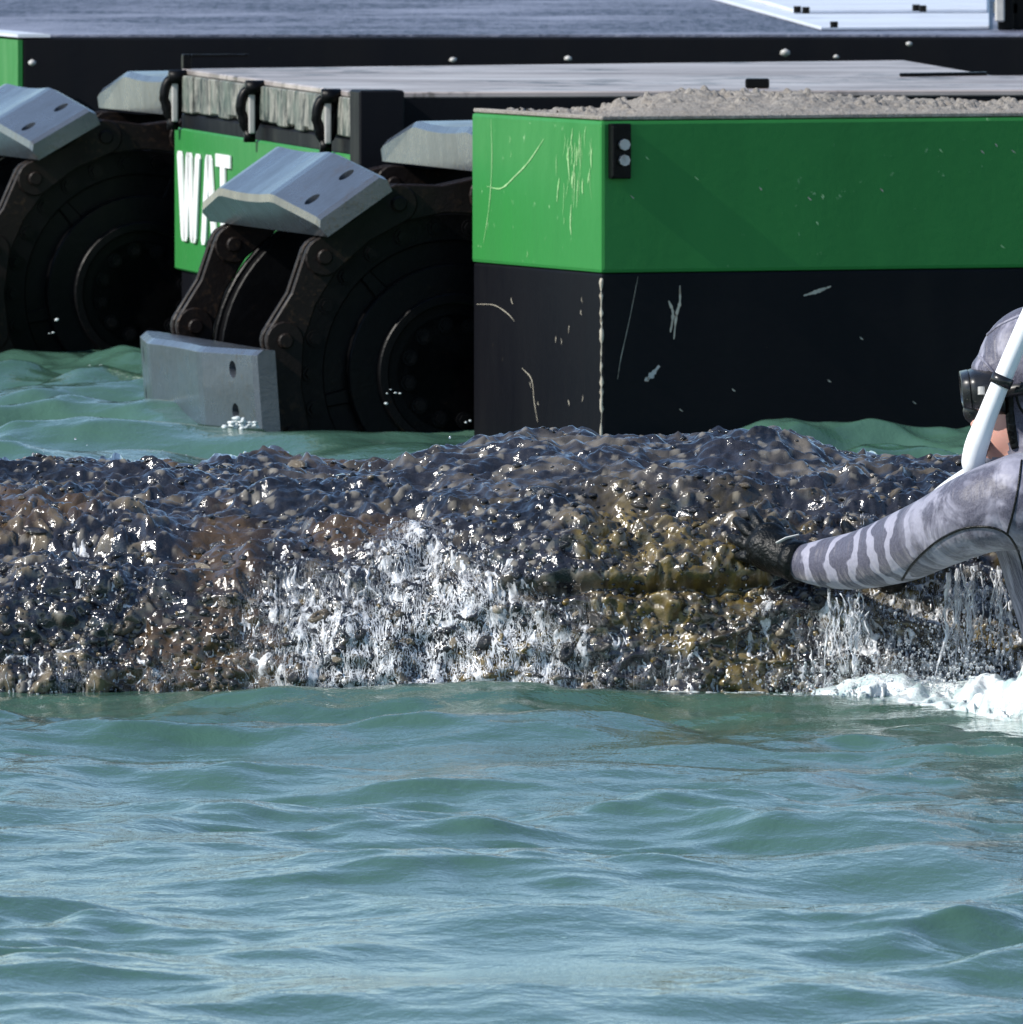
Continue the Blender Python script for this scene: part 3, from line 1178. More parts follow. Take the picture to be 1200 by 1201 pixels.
def part(name, me, parent, mw=None):
    mw = mw or Matrix.Identity(4)
    o = bpy.data.objects.new(name, me)
    C.objects.link(o)
    o.parent = parent
    o.matrix_parent_inverse = WM[parent.name].inverted()
    o.matrix_basis = mw
    WM[o.name] = mw
    return o


vehicle = empty('amphibious_vehicle', (0.3, 35.2, 0.0))
WM[vehicle.name] = Matrix.Translation((0.3, 35.2, 0.0))
tag(vehicle, 'green and black amphibious vehicle with steel tracks between its pontoons', 'vehicle')

ANG = R(14)
TURN = Matrix.Rotation(ANG, 4, 'Z')

# --- track pieces (local: x along the hull, y across it away from the camera, z up)
SHOE_W, SHOE_L, SHOE_T = 1.13, 0.180, 0.085


def shoe_mesh():
    # profile over the width (u, height of the outer face), gently dished in the middle
    us = [0.0, 0.02, 0.30, 0.34, 0.45, 0.57, 0.69, 0.80, 0.84, 1.11, 1.13]
    ws = [0.028, 0.036, 0.083, 0.085, 0.080, 0.078, 0.080, 0.085, 0.083, 0.036, 0.028]
    vs_ = [-0.5, -0.44, -0.2, 0.2, 0.44, 0.5]
    dv = [-0.014, 0.0, 0.0, 0.0, 0.0, -0.014]
    nu, nv = len(us), len(vs_)
    V, F = [], []
    for i in range(nu):
        for j in range(nv):
            V.append((vs_[j] * SHOE_L, us[i], ws[i] + dv[j]))
    for i in range(nu):
        for j in range(nv):
            V.append((vs_[j] * SHOE_L * 0.96, us[i], -0.012))
    o = nu * nv
    for i in range(nu - 1):
        for j in range(nv - 1):
            a = i * nv + j
            F.append((a, a + 1, a + nv + 1, a + nv))
            F.append((o + a, o + a + nv, o + a + nv + 1, o + a + 1))
    for i in range(nu - 1):
        a, b_ = i * nv, (i + 1) * nv
        F.append((a, b_, o + b_, o + a))
        a, b_ = i * nv + nv - 1, (i + 1) * nv + nv - 1
        F.append((b_, a, o + a, o + b_))
    for j in range(nv - 1):
        F.append((j + 1, j, o + j, o + j + 1))
        a = (nu - 1) * nv + j
        F.append((a, a + 1, o + a + 1, o + a))
    me = mesh('track_shoe', V, F, M['shoe'])
    bm = bmesh.new()
    bm.from_mesh(me)
    bmesh.ops.recalc_face_normals(bm, faces=bm.faces)
    bm.to_mesh(me)
    bm.free()
    # bolt holes through the sloped ends
    cv, cf = join_vf([cyl((sx * 0.046, u, -0.2), (sx * 0.046, u, 0.2), 0.019, 20) for u in (0.13, 1.0) for sx in (-1, 1)])
    cutter = link('cutter', mesh('cutter', cv, cf, M['blackmetal']))
    ob = link('tmp_shoe', me)
    md = ob.modifiers.new('b', 'BOOLEAN')
    md.operation, md.solver, md.object = 'DIFFERENCE', 'EXACT', cutter
    bv = ob.modifiers.new('v', 'BEVEL')
    bv.width, bv.segments, bv.limit_method, bv.angle_limit = 0.006, 2, 'ANGLE', R(32)
    bpy.context.view_layer.update()
    res = bpy.data.meshes.new_from_object(ob.evaluated_get(bpy.context.evaluated_depsgraph_get()))
    for q in (ob, cutter):
        bpy.data.objects.remove(q)
    res.name = 'track_shoe'
    res.materials.clear()
    res.materials.append(M['shoe'])
    for p_ in res.polygons:
        p_.material_index = 0
    return res


SHOE = shoe_mesh()
PITCH, TR, CH_NEAR, CH_FAR = 0.2, 0.39, 0.13, 1.00


def link_mesh():
    """a pair of dog-bone side plates between two pins, local x = along the chain"""
    parts_ = []
    for y0, sc in ((-0.030, 1.0), (0.018, 1.0)):
        out = []
        for k in range(9):
            a = math.pi / 2 + math.pi * k / 8
            out.append((math.cos(a) * 0.042, math.sin(a) * 0.042))
        out.append((PITCH * 0.5, -0.030))
        for k in range(9):
            a = -math.pi / 2 + math.pi * k / 8
            out.append((PITCH + math.cos(a) * 0.042, math.sin(a) * 0.042))
        out.append((PITCH * 0.5, 0.030))
        n = len(out)
        V = [(x, y0, z) for x, z in out] + [(x, y0 + 0.014, z) for x, z in out]
        F = [tuple(range(n)), tuple(range(2 * n - 1, n - 1, -1))] + [(i, n + i, n + (i + 1) % n, (i + 1) % n) for i in range(n)]
        parts_.append((V, F))
    me = mesh('chain_link', *join_vf(parts_), M['rust'])
    return bevel(me, 0.003, 1, 50)


LINK = link_mesh()
ROLL = bevel(mesh('roller', *join_vf([cyl((0, -0.024, 0), (0, 0.026, 0), 0.036, 20), cyl((0, -0.045, 0), (0, 0.045, 0), 0.017, 14)]),
                  M['rust'], False), 0.003, 1, 50)
BOLT = mesh('wheel_bolt', *join_vf([cyl((0, -0.012, 0), (0, 0.004, 0), 0.0125, 6), cyl((0, -0.004, 0), (0, 0.004, 0), 0.018, 14)]), M['blackmetal'])


def disc_ring(r0, r1, y0, y1, n=56):
    V, F = [], []
    for (r, y) in ((r0, y0), (r1, y0), (r1, y1), (r0, y1)):
        for k in range(n):
            a = 2 * math.pi * k / n
            V.append((r * math.cos(a), y, r * math.sin(a)))
    for s in range(4):
        for k in range(n):
            a, b_ = s * n + k, s * n + (k + 1) % n
            c, e = ((s + 1) % 4) * n + (k + 1) % n, ((s + 1) % 4) * n + k
            F.append((a, b_, c, e))
    return V, F


def wheel_mesh():
    ps = []
    for y in (CH_NEAR + 0.055, CH_FAR - 0.055):
        s = -1 if y < 0.5 else 1
        ps.append(cyl((0, y - 0.02, 0), (0, y + 0.02, 0), 0.335, 64))
        ps.append(disc_ring(0.285, 0.345, y + s * 0.012, y + s * 0.034))
        ps.append(disc_ring(0.150, 0.172, y + s * 0.012, y + s * 0.075))
        ps.append(cyl((0, y, 0), (0, y + s * 0.055, 0), 0.13, 40))
        for k in range(6):                                    # sprocket webs
            a = R(60 * k + 12)
            c, s_ = math.cos(a), math.sin(a)
            ps.append(([Vector((c * rr - s_ * w, y + s * yy, s_ * rr + c * w)) for rr, w in ((0.17, -0.02), (0.29, -0.014), (0.29, 0.014), (0.17, 0.02))
                        for yy in (0.012, 0.03)], [(0, 2, 4, 6), (7, 5, 3, 1), (0, 1, 3, 2), (2, 3, 5, 4), (4, 5, 7, 6), (6, 7, 1, 0)]))
    ps.append(cyl((0, CH_NEAR, 0), (0, CH_FAR, 0), 0.235, 40))   # drum between the wheels
    ps.append(disc_ring(0.23, 0.275, 0.50, 0.53))
    me = mesh('track', *join_vf(ps), M['blackmetal'])
    return bevel(me, 0.003, 1, 60)


def make_track(center, phase, label, run=12):
    T = Matrix.Translation(center) @ TURN
    tr = part('track', wheel_mesh(), vehicle, T)
    tr['label'] = label
    step = 2 * math.asin(PITCH / 2 / TR)
    # pins: round the wheel from below up to the top, then straight back along the hull
    pins = []
    a0 = R(88) + phase
    n_up = int((math.pi * 1.45 - a0) / step)
    for k in range(n_up, -1, -1):
        a = a0 + k * step
        pins.append((TR * math.cos(a), TR * math.sin(a)))
    x, z = pins[-1]
    for k in range(1, run + 1):
        pins.append((x + k * PITCH, z + 0.002 * k))
    nb_ = len(pins)
    for i, (x, z) in enumerate(pins):
        for y in (CH_NEAR, CH_FAR):
            part('roller', ROLL, tr, T @ Matrix.Translation((x, y, z)))
        if i == nb_ - 1:
            continue
        x2, z2 = pins[i + 1]
        ang = math.atan2(z2 - z, x2 - x)
        for y in (CH_NEAR, CH_FAR):
            part('chain_link', LINK, tr, T @ Matrix.Translation((x, y + (0.004 if i % 2 else -0.004), z)) @ Matrix.Rotation(-ang, 4, 'Y'))
        # a shoe on every second link: counted so that one sits at 129 degrees
        k_from_top = n_up - i
        if (k_from_top % 2) == 0:
            mx, mz = (x + x2) / 2, (z + z2) / 2
            nx_, nz_ = -(z2 - z), (x2 - x)
            ln = math.hypot(nx_, nz_)
            off = 0.058
            part('track_shoe', SHOE, tr, T @ Matrix.Translation((mx + nx_ / ln * off, 0.0, mz + nz_ / ln * off)) @ Matrix.Rotation(-ang, 4, 'Y'))
    for k in range(26):
        a = 2 * math.pi * k / 26
        part('wheel_bolt', BOLT, tr, T @ Matrix.Translation((0.315 * math.cos(a), CH_NEAR + 0.055 - 0.036, 0.315 * math.sin(a))))
    for k in range(12):
        a = 2 * math.pi * k / 12 + 0.2
        part('wheel_bolt', BOLT, tr, T @ Matrix.Translation((0.105 * math.cos(a), CH_NEAR - 0.002, 0.105 * math.sin(a))))
    return tr


track_a = make_track(at(550, 440, 34.40), R(-8), 'track with dripping steel shoes beside the near pontoon')
track_b = make_track(at(182, 346, 38.40), R(-13), 'half-hidden track at the left, farther back', 2)

# --- near pontoon
A2 = R(21)
d2, e2 = Vector((math.cos(A2), math.sin(A2), 0)), Vector((-math.sin(A2), math.cos(A2), 0))
C0 = at(706, 142, 33.65)
Z_TOP, Z_GRN = C0.z, at(706, 321, 33.65).z
F2 = Matrix.Translation((C0.x, C0.y, 0)) @ Matrix.Rotation(A2, 4, 'Z')
PW, PL = 0.76, 4.2
pont = part('near_pontoon', bevel(mesh('near_pontoon', *box(0, PL, 0, PW, -0.45, Z_GRN), M['black']), 0.006, 2), vehicle, F2)
pont['label'] = 'black lower hull of the near pontoon'
gband = part('green_panel', bevel(mesh('green_panel', *box(-0.003, PL, -0.003, PW + 0.003, Z_GRN + 0.0005, Z_TOP), M['green']), 0.008, 2), pont, F2)
brk = part('bracket', bevel(mesh('bracket', *join_vf([box(0.012, 0.058, -0.022, -0.004, Z_TOP - 0.122, Z_TOP - 0.006),
                                                      box(0.012, 0.020, -0.032, -0.0215, Z_TOP - 0.118, Z_TOP - 0.01)]), M['blackmetal']), 0.002, 1), pont, F2)
for dz_ in (0.050, 0.083):
    part('bracket_bolt', mesh('bracket_bolt', *cyl((0.040, -0.032, Z_TOP - dz_), (0.040, -0.0215, Z_TOP - dz_), 0.012, 8), M['steel']), pont, F2)
part('top_rim', bevel(mesh('top_rim', *join_vf([box(0.0, PL, 0.0, 0.02, Z_TOP + 0.001, Z_TOP + 0.010), box(0.0, 0.02, 0.022, PW, Z_TOP + 0.001, Z_TOP + 0.010)]),
                          M['sand']), 0.002, 1), pont, F2)
# weld bead down the corner, with bare and rusty spots
part('corner_weld', mesh('corner_weld', *tube([(-0.002 + random.uniform(-.001, .001), -0.002, z_) for z_ in np.linspace(0.0, Z_GRN - 0.01, 40)],
                                              [random.choice((0.0005, 0.001, 0.002, 0.003, 0.0045)) for _ in range(40)], 6), M['scratch'], True), pont, F2)


def mark(pts, w, mat, face='front'):
    """a scrape: a thin irregular ribbon 1.5 mm proud of the plate. Points are pixels on that plate."""
    P_ = []
    for px, py in pts:
        r = ray(px, py)
        if face == 'front':
            o_, nrm = Vector((C0.x, C0.y, 0)), -e2
        else:
            o_, nrm = Vector((C0.x, C0.y, 0)), -d2
        t = (o_ - CAMP).dot(nrm) / r.dot(nrm)
        P_.append(CAMP + r * t + nrm * (0.0042 if (CAMP + r * t).z > Z_GRN else 0.0012))
    nrm = -e2 if face == 'front' else -d2
    P_ = smooth_path(P_, 6)
    V, F = [], []
    for i, p in enumerate(P_):
        tg = (P_[min(i + 1, len(P_) - 1)] - P_[max(i - 1, 0)]).normalized()
        sd = tg.cross(nrm).normalized()
        ww = w * (0.25 + 0.9 * math.sin(math.pi * (i + 0.6) / (len(P_) + 0.2))) * random.uniform(0.55, 1.3)
        V += [p + sd * ww, p - sd * ww]
    for i in range(len(P_) - 1):
        F.append((2 * i, 2 * i + 1, 2 * i + 3, 2 * i + 2))
    part('paint_scrape', mesh('paint_scrape', V, F, mat), pont)


SG, SB = M['scratchgreen'], M['scratch']
mark([(578, 140), (579, 190), (576, 240), (569, 286)], 0.0013, SG, 'end')
mark([(573, 219), (590, 221), (606, 207), (622, 190), (640, 163)], 0.0017, SG, 'end')
mark([(672, 240), (671, 262), (672, 276)], 0.0022, SG, 'end')
for k in range(36):
    x_ = random.gauss(676, 11)
    y_ = random.uniform(148, 215)
    mark([(x_, y_), (x_ + random.uniform(-2, 1), y_ + 10), (x_ + random.uniform(-3, 1), y_ + random.uniform(16, 42))], random.choice((0.0006, 0.0008, 0.0012, 0.0026)), SG, 'end')
for k in range(4):
    x_, y_ = random.uniform(580, 700), random.uniform(150, 305)
    mark([(x_, y_), (x_ + 1, y_ + 4), (x_, y_ + 8)], 0.0008, SG, 'end')
mark([(560, 357), (580, 358), (596, 368), (604, 377)], 0.0009, SB, 'end')
mark([(613, 432), (624, 445), (627, 470), (631, 495)], 0.0014, SB, 'end')
for k in range(10):
    x_, y_ = random.uniform(570, 695), random.uniform(345, 490)
    mark([(x_, y_), (x_ + random.uniform(-1, 1), y_ + 3), (x_ + random.uniform(-1, 2), y_ + random.uniform(4, 9))], random.uniform(0.0007, 0.0014), SB, 'end')
mark([(784, 353), (789, 368), (786, 390)], 0.0030, SB)
mark([(797, 335), (797, 355), (793, 370), (790, 398)], 0.0030, SB)
mark([(942, 347), (958, 342), (974, 336)], 0.0032, SB)
mark([(756, 447), (764, 440), (773, 429)], 0.0055, M['steel'])
mark([(748, 325), (738, 375), (728, 420), (724, 445)], 0.0007, SB)
for k in range(14):
    x_, y_ = random.uniform(720, 1195), random.uniform(150, 310)
    mark([(x_, y_), (x_ + 2, y_ + 2), (x_ + random.uniform(2, 5), y_ + 4)], random.uniform(0.0008, 0.0018), SG if k % 2 else SB)
for k in range(5):
    x_, y_ = random.uniform(720, 1195), random.uniform(330, 480)
    mark([(x_, y_), (x_ + 2, y_ + 2), (x_ + 4, y_ + 3)], random.uniform(0.0008, 0.0016), SB)

# --- middle pontoon with its deck
ZD = at(425, 110, 35.65).z
Q0 = atz(418, 108.5, ZD)
Q1 = atz(213, 81, ZD)
far = [atz(1060, 71, ZD), atz(1165, 89, ZD)]
near_r = Q0 + Vector((math.cos(R(9)), math.sin(R(9)), 0)) * 4.0
foot = [Q0, near_r, far[1] + Vector((1.2, 0.1, 0)), far[1], far[0], Q1]
foot2 = [(p.x, p.y) for p in foot]
deck = part('deck', bevel(mesh('deck', *prism(foot2, ZD - 0.014, ZD), M['deckdust']), 0.003, 1), vehicle)
part('deck_edge', mesh('deck_edge', *prism([(Q0.x + 0.02, Q0.y + 0.004), (near_r.x, near_r.y + 0.004), (near_r.x, near_r.y + 0.03), (Q0.x + 0.02, Q0.y + 0.03)], ZD - 0.085, ZD - 0.0145), M['black']), deck)
eu = (Q1 - Q0).normalized()
en = Vector((-eu.y, eu.x, 0))            # outwards, to the left
if en.x > 0:
    en = -en
EL = (Q1 - Q0).length
ME = Matrix(((eu.x, en.x, 0, Q0.x), (eu.y, en.y, 0, Q0.y), (0, 0, 1, 0), (0, 0, 0, 1)))
u0 = 0.02
kp = 0
while u0 < EL - 0.02:
    w_ = random.uniform(0.10, 0.17)
    u1 = min(u0 + w_, EL - 0.01)
    me = bevel(mesh('plank', *box(u0, u1 - 0.004, -0.03, 0.004 + random.uniform(0, 0.010), ZD - 0.098 + random.uniform(-0.008, 0.004), ZD - 0.0145), M['plank']), 0.003, 1)
    part('plank', me, deck, ME)
    u0 = u1
part('corner_post', bevel(mesh('corner_post', *box(-0.115, 0.015, -0.09, 0.012, ZD - 0.17, ZD + 0.006), M['black']), 0.004, 1), deck, ME)
MH = part('middle_pontoon', bevel(mesh('middle_pontoon', *prism([(Q0.x, Q0.y + 0.01), (near_r.x, near_r.y + 0.01), (far[1].x + 1.2, far[1].y), (far[0].x, far[0].y - 0.02), (Q1.x, Q1.y)],
                                                              -0.45, ZD - 0.105), M['black']), 0.005, 1), vehicle)
ZG1, ZG0 = at(411, 184, 35.65).z, at(205, 316, 38.3).z
part('green_panel', bevel(mesh('green_panel', *box(0.0, EL + 0.03, 0.0, 0.012, ZG0, ZG1), M['green']), 0.004, 1), MH, ME)


def stroke(pts, w):
    V, F = [], []
    for i, (u, z, ww) in enumerate(pts):
        V += [(u - ww * w, 0.0145, z), (u + ww * w, 0.0145, z)]
    n = len(pts)
    V += [(a, 0.019, c) for a, b_, c in V]
    for i in range(n - 1):
        a = 2 * i
        b_ = 2 * n + a
        F += [(b_, b_ + 1, b_ + 3, b_ + 2), (a, b_, b_ + 2, a + 2), (a + 3, b_ + 3, b_ + 1, a + 1)]
    e = 2 * (n - 1)
    F += [(0, 1, 2 * n + 1, 2 * n), (e + 1, e, 2 * n + e, 2 * n + e + 1)]
    return V, F


def u_px(px):
    # position along the end wall of a pixel column
    r = ray(px, 230)
    a = r.x / r.y
    return (Q0.x - a * Q0.y) / (a * eu.y - eu.x)


def letter(name_, strokes, zt, zb):
    ps = []
    for (x0, y0, x1, y1) in strokes:
        u_a, u_b = u_px(x0), u_px(x1)
        za, zb_ = zb + (zt - zb) * y0, zb + (zt - zb) * y1
        w = 0.034 if y0 != y1 else 0.03
        if y0 == y1:
            h = (zt - zb) * 0.07
            lo, hi = min(u_a, u_b), max(u_a, u_b)
            ps.append(box(lo, hi, 0.0146, 0.0185, za - h, za + h))
        else:
            m_ = [(u_a + (u_b - u_a) * t, za + (zb_ - za) * t, (0.55 if t in (0, 1) else 1.0)) for t in (0, 0.05, 0.5, 0.95, 1)]
            ps.append(stroke(m_, w))
    part('letter', mesh('letter', *join_vf(ps), M['white']), MH, ME)


zt, zb = at(235, 180, 38.0).z, at(235, 285, 38.0).z
letter('W', [(219.5, 1, 224.5, 0), (230, 1, 226.5, 0), (230.8, 1, 235, 0), (241, 1, 236.5, 0)], zt, zb)
letter('A', [(253, 1, 247.5, 0), (254, 1, 260.5, 0)], zt + 0.002, zb)
letter('T', [(262, 0.96, 279, 0.96), (270, 1, 271, 0)], zt + 0.002, zb)

# hanging lashing hooks on the deck end: eye plate and drop-shaped ring
def hook_mesh():
    ring = [Vector((0.0, 0.021 * math.sin(a) * (1.0 if math.cos(a) > 0 else 0.8), 0.046 * math.cos(a) - 0.03)) for a in np.linspace(0, 2 * math.pi, 25)]
    ps = [tube(ring, 0.0125, 8, False)]
    ps.append(cyl((-0.02, -0.03, 0.022), (-0.02, 0.012, 0.022), 0.017, 12))
    ps.append(box(-0.014, 0.014, -0.012, 0.012, -0.105, -0.078))
    return mesh('lashing_ring', *join_vf(ps), M['blackmetal'], True)


HOOK = hook_mesh()
PIN = bevel(mesh('ring_pin', *box(-0.010, 0.006, -0.008, 0.006, -0.085, 0.008), M['steel']), 0.003, 2)
for px, pz in ((210, 0.040), (300, 0.040), (389, 0.036)):
    T = ME @ Matrix.Translation((u_px(px) - 0.10, 0.030, ZD - pz)) @ Matrix.Scale(1.0, 4)
    part('lashing_ring', HOOK, deck, T)
    part('ring_pin', PIN, deck, T @ Matrix.Translation((-0.012, -0.002, 0)))
part('deck_cleat', bevel(mesh('deck_cleat', *join_vf([box(EL - 0.03, EL, -0.02, 0.0, ZD, ZD + 0.035), box(EL - 0.03, EL - 0.01, -0.16, -0.02, ZD + 0.028, ZD + 0.035)]), M['blackmetal']), 0.002, 1), deck, ME)
g_ = atz(888, 104, ZD)
part('deck_lug', bevel(mesh('deck_lug', *box(g_.x - 0.027, g_.x + 0.027, g_.y - 0.02, g_.y + 0.02, ZD + 0.0005, ZD + 0.022), M['blackmetal']), 0.003, 1), deck)
a_, b_ = atz(1055, 90.5, ZD), atz(1158, 89, ZD)
part('deck_bar', bevel(mesh('deck_bar', *prism([(a_.x, a_.y), (b_.x, b_.y), (b_.x, b_.y + 0.06), (a_.x, a_.y + 0.06)], ZD + 0.0005, ZD + 0.008), M['blackmetal']), 0.002, 1), deck)

# --- rear pontoon
ZR = at(27, 42, 40.2).z
R0 = at(27, 42, 40.2)
rd = Vector((math.cos(R(1.5)), math.sin(R(1.5)), 0))
re_ = Vector((-math.sin(R(13)), math.cos(R(13)), 0))
rc = [R0, R0 + rd * 5.0, R0 + rd * 5.0 + re_ * 8, R0 + re_ * 8]
rear = part('rear_pontoon', bevel(mesh('rear_pontoon', *prism([(p.x, p.y) for p in rc], -0.45, ZR - 0.006), M['black']), 0.005, 1), vehicle)
part('deck_coating', mesh('deck_coating', *prism([(p.x, p.y) for p in (R0 + re_ * 0.10 + rd * .08, R0 + rd * 5 + re_ * 0.03, R0 + rd * 5 + re_ * 7.9, R0 + re_ * 7.9 + rd * .08)], ZR - 0.0055, ZR), M['grit']), rear)
n_ = Vector((-re_.y, re_.x, 0))
if n_.x > 0:
    n_ = -n_
part('green_panel', mesh('green_panel', *prism([(p.x, p.y) for p in (R0 + n_ * .012, R0 - n_ * .0 + rd * 0.0, R0 + re_ * 6, R0 + re_ * 6 + n_ * .012)][::1], ZR - 0.30, ZR - 0.012), M['green']), rear)
part('deck_strip', mesh('deck_strip', *prism([(p.x, p.y) for p in (R0 + n_ * .012, R0 + rd * 0.07, R0 + re_ * 6 + rd * .07, R0 + re_ * 6 + n_ * .012)], ZR - 0.005, ZR + 0.003), M['panel']), rear)
# pale hatch panel with its frame strips and studs
h0, h1 = atz(962, 36.5, ZR), atz(1160, 35.5, ZR)
h2, h3 = atz(1160, -40, ZR), atz(690, -40, ZR)


def lerp(a, b_, t):
    return a + (b_ - a) * t


def quad_prism(pts, z0, z1):
    return prism([(p.x, p.y) for p in pts], z0, z1)


hatch = part('hatch_panel', bevel(mesh('hatch_panel', *quad_prism([h0, h1, h2, h3], ZR + 0.001, ZR + 0.010), M['panel']), 0.002, 1), rear)
i0, i1 = atz(930, 21, ZR), atz(1158, 20, ZR)
part('hatch_lid', bevel(mesh('hatch_lid', *quad_prism([i0, i1, atz(1158, -40, ZR), atz(730, -40, ZR)], ZR + 0.0105, ZR + 0.022), M['panel']), 0.003, 1), rear)
for px, py in ((893, 5), (935, 21), (945, 22), (1074, 19), (1082, 20), (978, 33)):
    g_ = atz(px, py, ZR + 0.01)
    part('stud', mesh('stud', *cyl((g_.x, g_.y, ZR + 0.0225 if py < 30 else ZR + 0.0105), (g_.x, g_.y, ZR + 0.04 if py < 30 else ZR + 0.026), 0.010, 8), M['blackmetal']), rear)
# fittings along the rear pontoon's black side, and the frame at its right end
for px, py, s in ((921, 62, 0.016), (666, 69, 0.011), (531, 70, 0.012), (1066, 52, 0.010), (38, 74, 0.014), (980, 67, 0.009)):
    g_ = at(px, py, 40.15 + (px - 27) / 450 * 0.026)
    part('side_fitting', mesh('side_fitting', *[[tuple(Vector(v) * s + Vector((g_.x, g_.y - 0.004, g_.z))) for v in lump(px, 1)[0]], lump(px, 1)[1]], M['steel'], True), rear)
g_ = atz(1172, 36, ZR)
part('corner_frame', bevel(mesh('corner_frame', *join_vf([box(g_.x - 0.004, g_.x + 0.035, g_.y, g_.y + 0.05, ZR + 0.001, ZR + 0.2), box(g_.x + 0.035, g_.x + 0.6, g_.y + 0.06, g_.y + 0.12, ZR + 0.001, ZR + 0.26),
                                                           box(g_.x - 0.01, g_.x + 0.05, g_.y + 0.06, g_.y + 0.2, ZR + 0.04, ZR + 0.07)]), M['blackmetal']), 0.003, 1), rear)
part('frame_foot', bevel(mesh('frame_foot', *box(g_.x - 0.012, g_.x + 0.012, g_.y - 0.03, g_.y - 0.002, ZR + 0.022, ZR + 0.12), M['steel']), 0.004, 1), rear)

# --- sand heap on the near pontoon
nsx, nsy = 900, 130
sx_ = np.linspace(0.015, 4.1, nsx)
sy_ = np.linspace(0.022, PW - 0.02, nsy)
SXg, SYg = np.meshgrid(sx_, sy_, indexing='ij')
pr = smooth1(SXg - 0.36 * SYg, [-0.3, 0.0, 0.06, 0.12, 0.2, 0.42, 0.62, 0.9, 1.3, 2.2, 4.2], [0.0, 0.001, 0.018, 0.036, 0.046, 0.042, 0.022, 0.012, 0.010, 0.022, 0.02])
cross = np.sin(np.pi * np.clip((SYg - 0.02) / (PW - 0.04), 0, 1)) ** 0.6
pp = np.stack([SXg.ravel(), SYg.ravel(), 0 * SXg.ravel()], 1)
hs = pr * cross * (1 + 0.25 * vnoise(pp, 7, 3).reshape(pr.shape)) + (0.008 * fbm(pp, 24, 4, 9).reshape(pr.shape)) * cross + 0.004
w4, id4 = worley(pp, 42, 31)
hs += (0.012 * np.sqrt(np.clip(1 - (w4 / 0.45) ** 2, 0, 1)) * (id4 > 0.66)).reshape(pr.shape) * cross
SV = np.stack([SXg, SYg, Z_TOP + np.clip(hs, 0.002, 1)], -1).reshape(-1, 3)
sand = link('sand_heap', np_mesh('sand_heap', SV, grid_quads(nsx, nsy), M['sand']))
sand.matrix_world = F2
tag(sand, 'heap of pale lumpy sand spread along the near pontoon top', 'sand heap', kind='stuff')

# white splash by the tracks
items = []
for (px, py, n_, sx2, sy2) in ((284, 498, 40, 9, 2.5), (62, 385, 4, 5, 9), (110, 432, 6, 10, 3), (548, 497, 2, 2, 2), (462, 462, 5, 16, 8)):
    for k in range(n_):
        g_ = at(px + rng.normal(0, sx2), py + rng.normal(0, sy2), 34.0 if px > 200 else 37.3)
        s = rng.uniform(0.003, 0.008) if px == 284 else rng.uniform(0.0015, 0.0042)
        items.append((rng.integers(0, 8), np.diag([s * rng.uniform(.8, 1.6), s, s * rng.uniform(.7, 1.4)]), np.array(g_)))
spl = link('splash', scatter_mesh('splash', lp2, items, M['froth']))
tag(spl, 'flecks of white splash around the vehicle tracks', 'splash', kind='stuff')

# ------------------------------------------------------------------ diver
def ball(c, r, n=20, mrot=None):
    V, F = [], []
    rx, ry, rz = r if hasattr(r, '__len__') else (r, r, r)
    m_ = n // 2
    for i in range(m_ + 1):
        th = math.pi * i / m_
        for j in range(n):
            ph = 2 * math.pi * j / n
            v = Vector((rx * math.sin(th) * math.cos(ph), ry * math.sin(th) * math.sin(ph), rz * math.cos(th)))
            if mrot:
                v = mrot @ v
            V.append(Vector(c) + v)
    for i in range(m_):
        for j in range(n):
            F.append((i * n + j, (i + 1) * n + j, (i + 1) * n + (j + 1) % n, i * n + (j + 1) % n))
    return V, F


def limb(pts, radii):
    """tapered limb with round ends"""
    pp_ = smooth_path(pts, 5)
    rr = list(np.interp(np.linspace(0, 1, len(pp_)), np.linspace(0, 1, len(radii)), radii))
    return join_vf([tube(pp_, rr, 20), ball(pp_[0], rr[0]), ball(pp_[-1], rr[-1])])


def remeshed(parts_, voxel, smooth_it, mat, name):
    me = mesh('tmp', *join_vf(parts_), mat)
    bm = bmesh.new()
    bm.from_mesh(me)
    bmesh.ops.recalc_face_normals(bm, faces=bm.faces)
    bm.to_mesh(me)
    bm.free()
    ob = link('tmp', me)
    md = ob.modifiers.new('r', 'REMESH')
    md.mode, md.voxel_size, md.use_smooth_shade = 'VOXEL', voxel, True
    sm = ob.modifiers.new('s', 'SMOOTH')
    sm.factor, sm.iterations = 0.5, smooth_it
    bpy.context.view_layer.update()
    res = bpy.data.meshes.new_from_object(ob.evaluated_get(bpy.context.evaluated_depsgraph_get()))
    bpy.data.objects.remove(ob)
    res.name = name
    res.materials.clear()
    res.materials.append(mat)
    res.polygons.foreach_set('use_smooth', [True] * len(res.polygons))
    return res


HD = 24.80
torso_s = [(1232, 560, 0.078, 0.090), (1236, 590, 0.100, 0.165), (1246, 625, 0.112, 0.182), (1262, 680, 0.112, 0.178),
           (1278, 740, 0.108, 0.165), (1290, 810, 0.105, 0.155), (1300, 880, 0.112, 0.165), (1306, 960, 0.120, 0.175), (1306, 1010, 0.10, 0.15)]


def torso_loft():
    V, F, n = [], [], 28
    for (px, py, rx, ry) in torso_s:
        c = at(px, py, HD)
        for k in range(n):
            a = 2 * math.pi * k / n
            ca, sa = math.cos(a), math.sin(a)
            e_ = 2 / 2.4
            V.append(c + Vector((rx * abs(ca) ** e_ * (1 if ca > 0 else -1), ry * abs(sa) ** e_ * (1 if sa > 0 else -1), 0)))
    m_ = len(torso_s)
    for i in range(m_ - 1):
        for k in range(n):
            F.append((i * n + k, i * n + (k + 1) % n, (i + 1) * n + (k + 1) % n, (i + 1) * n + k))
    F += [tuple(range(n)), tuple(range(m_ * n - 1, (m_ - 1) * n - 1, -1))]
    return V, F


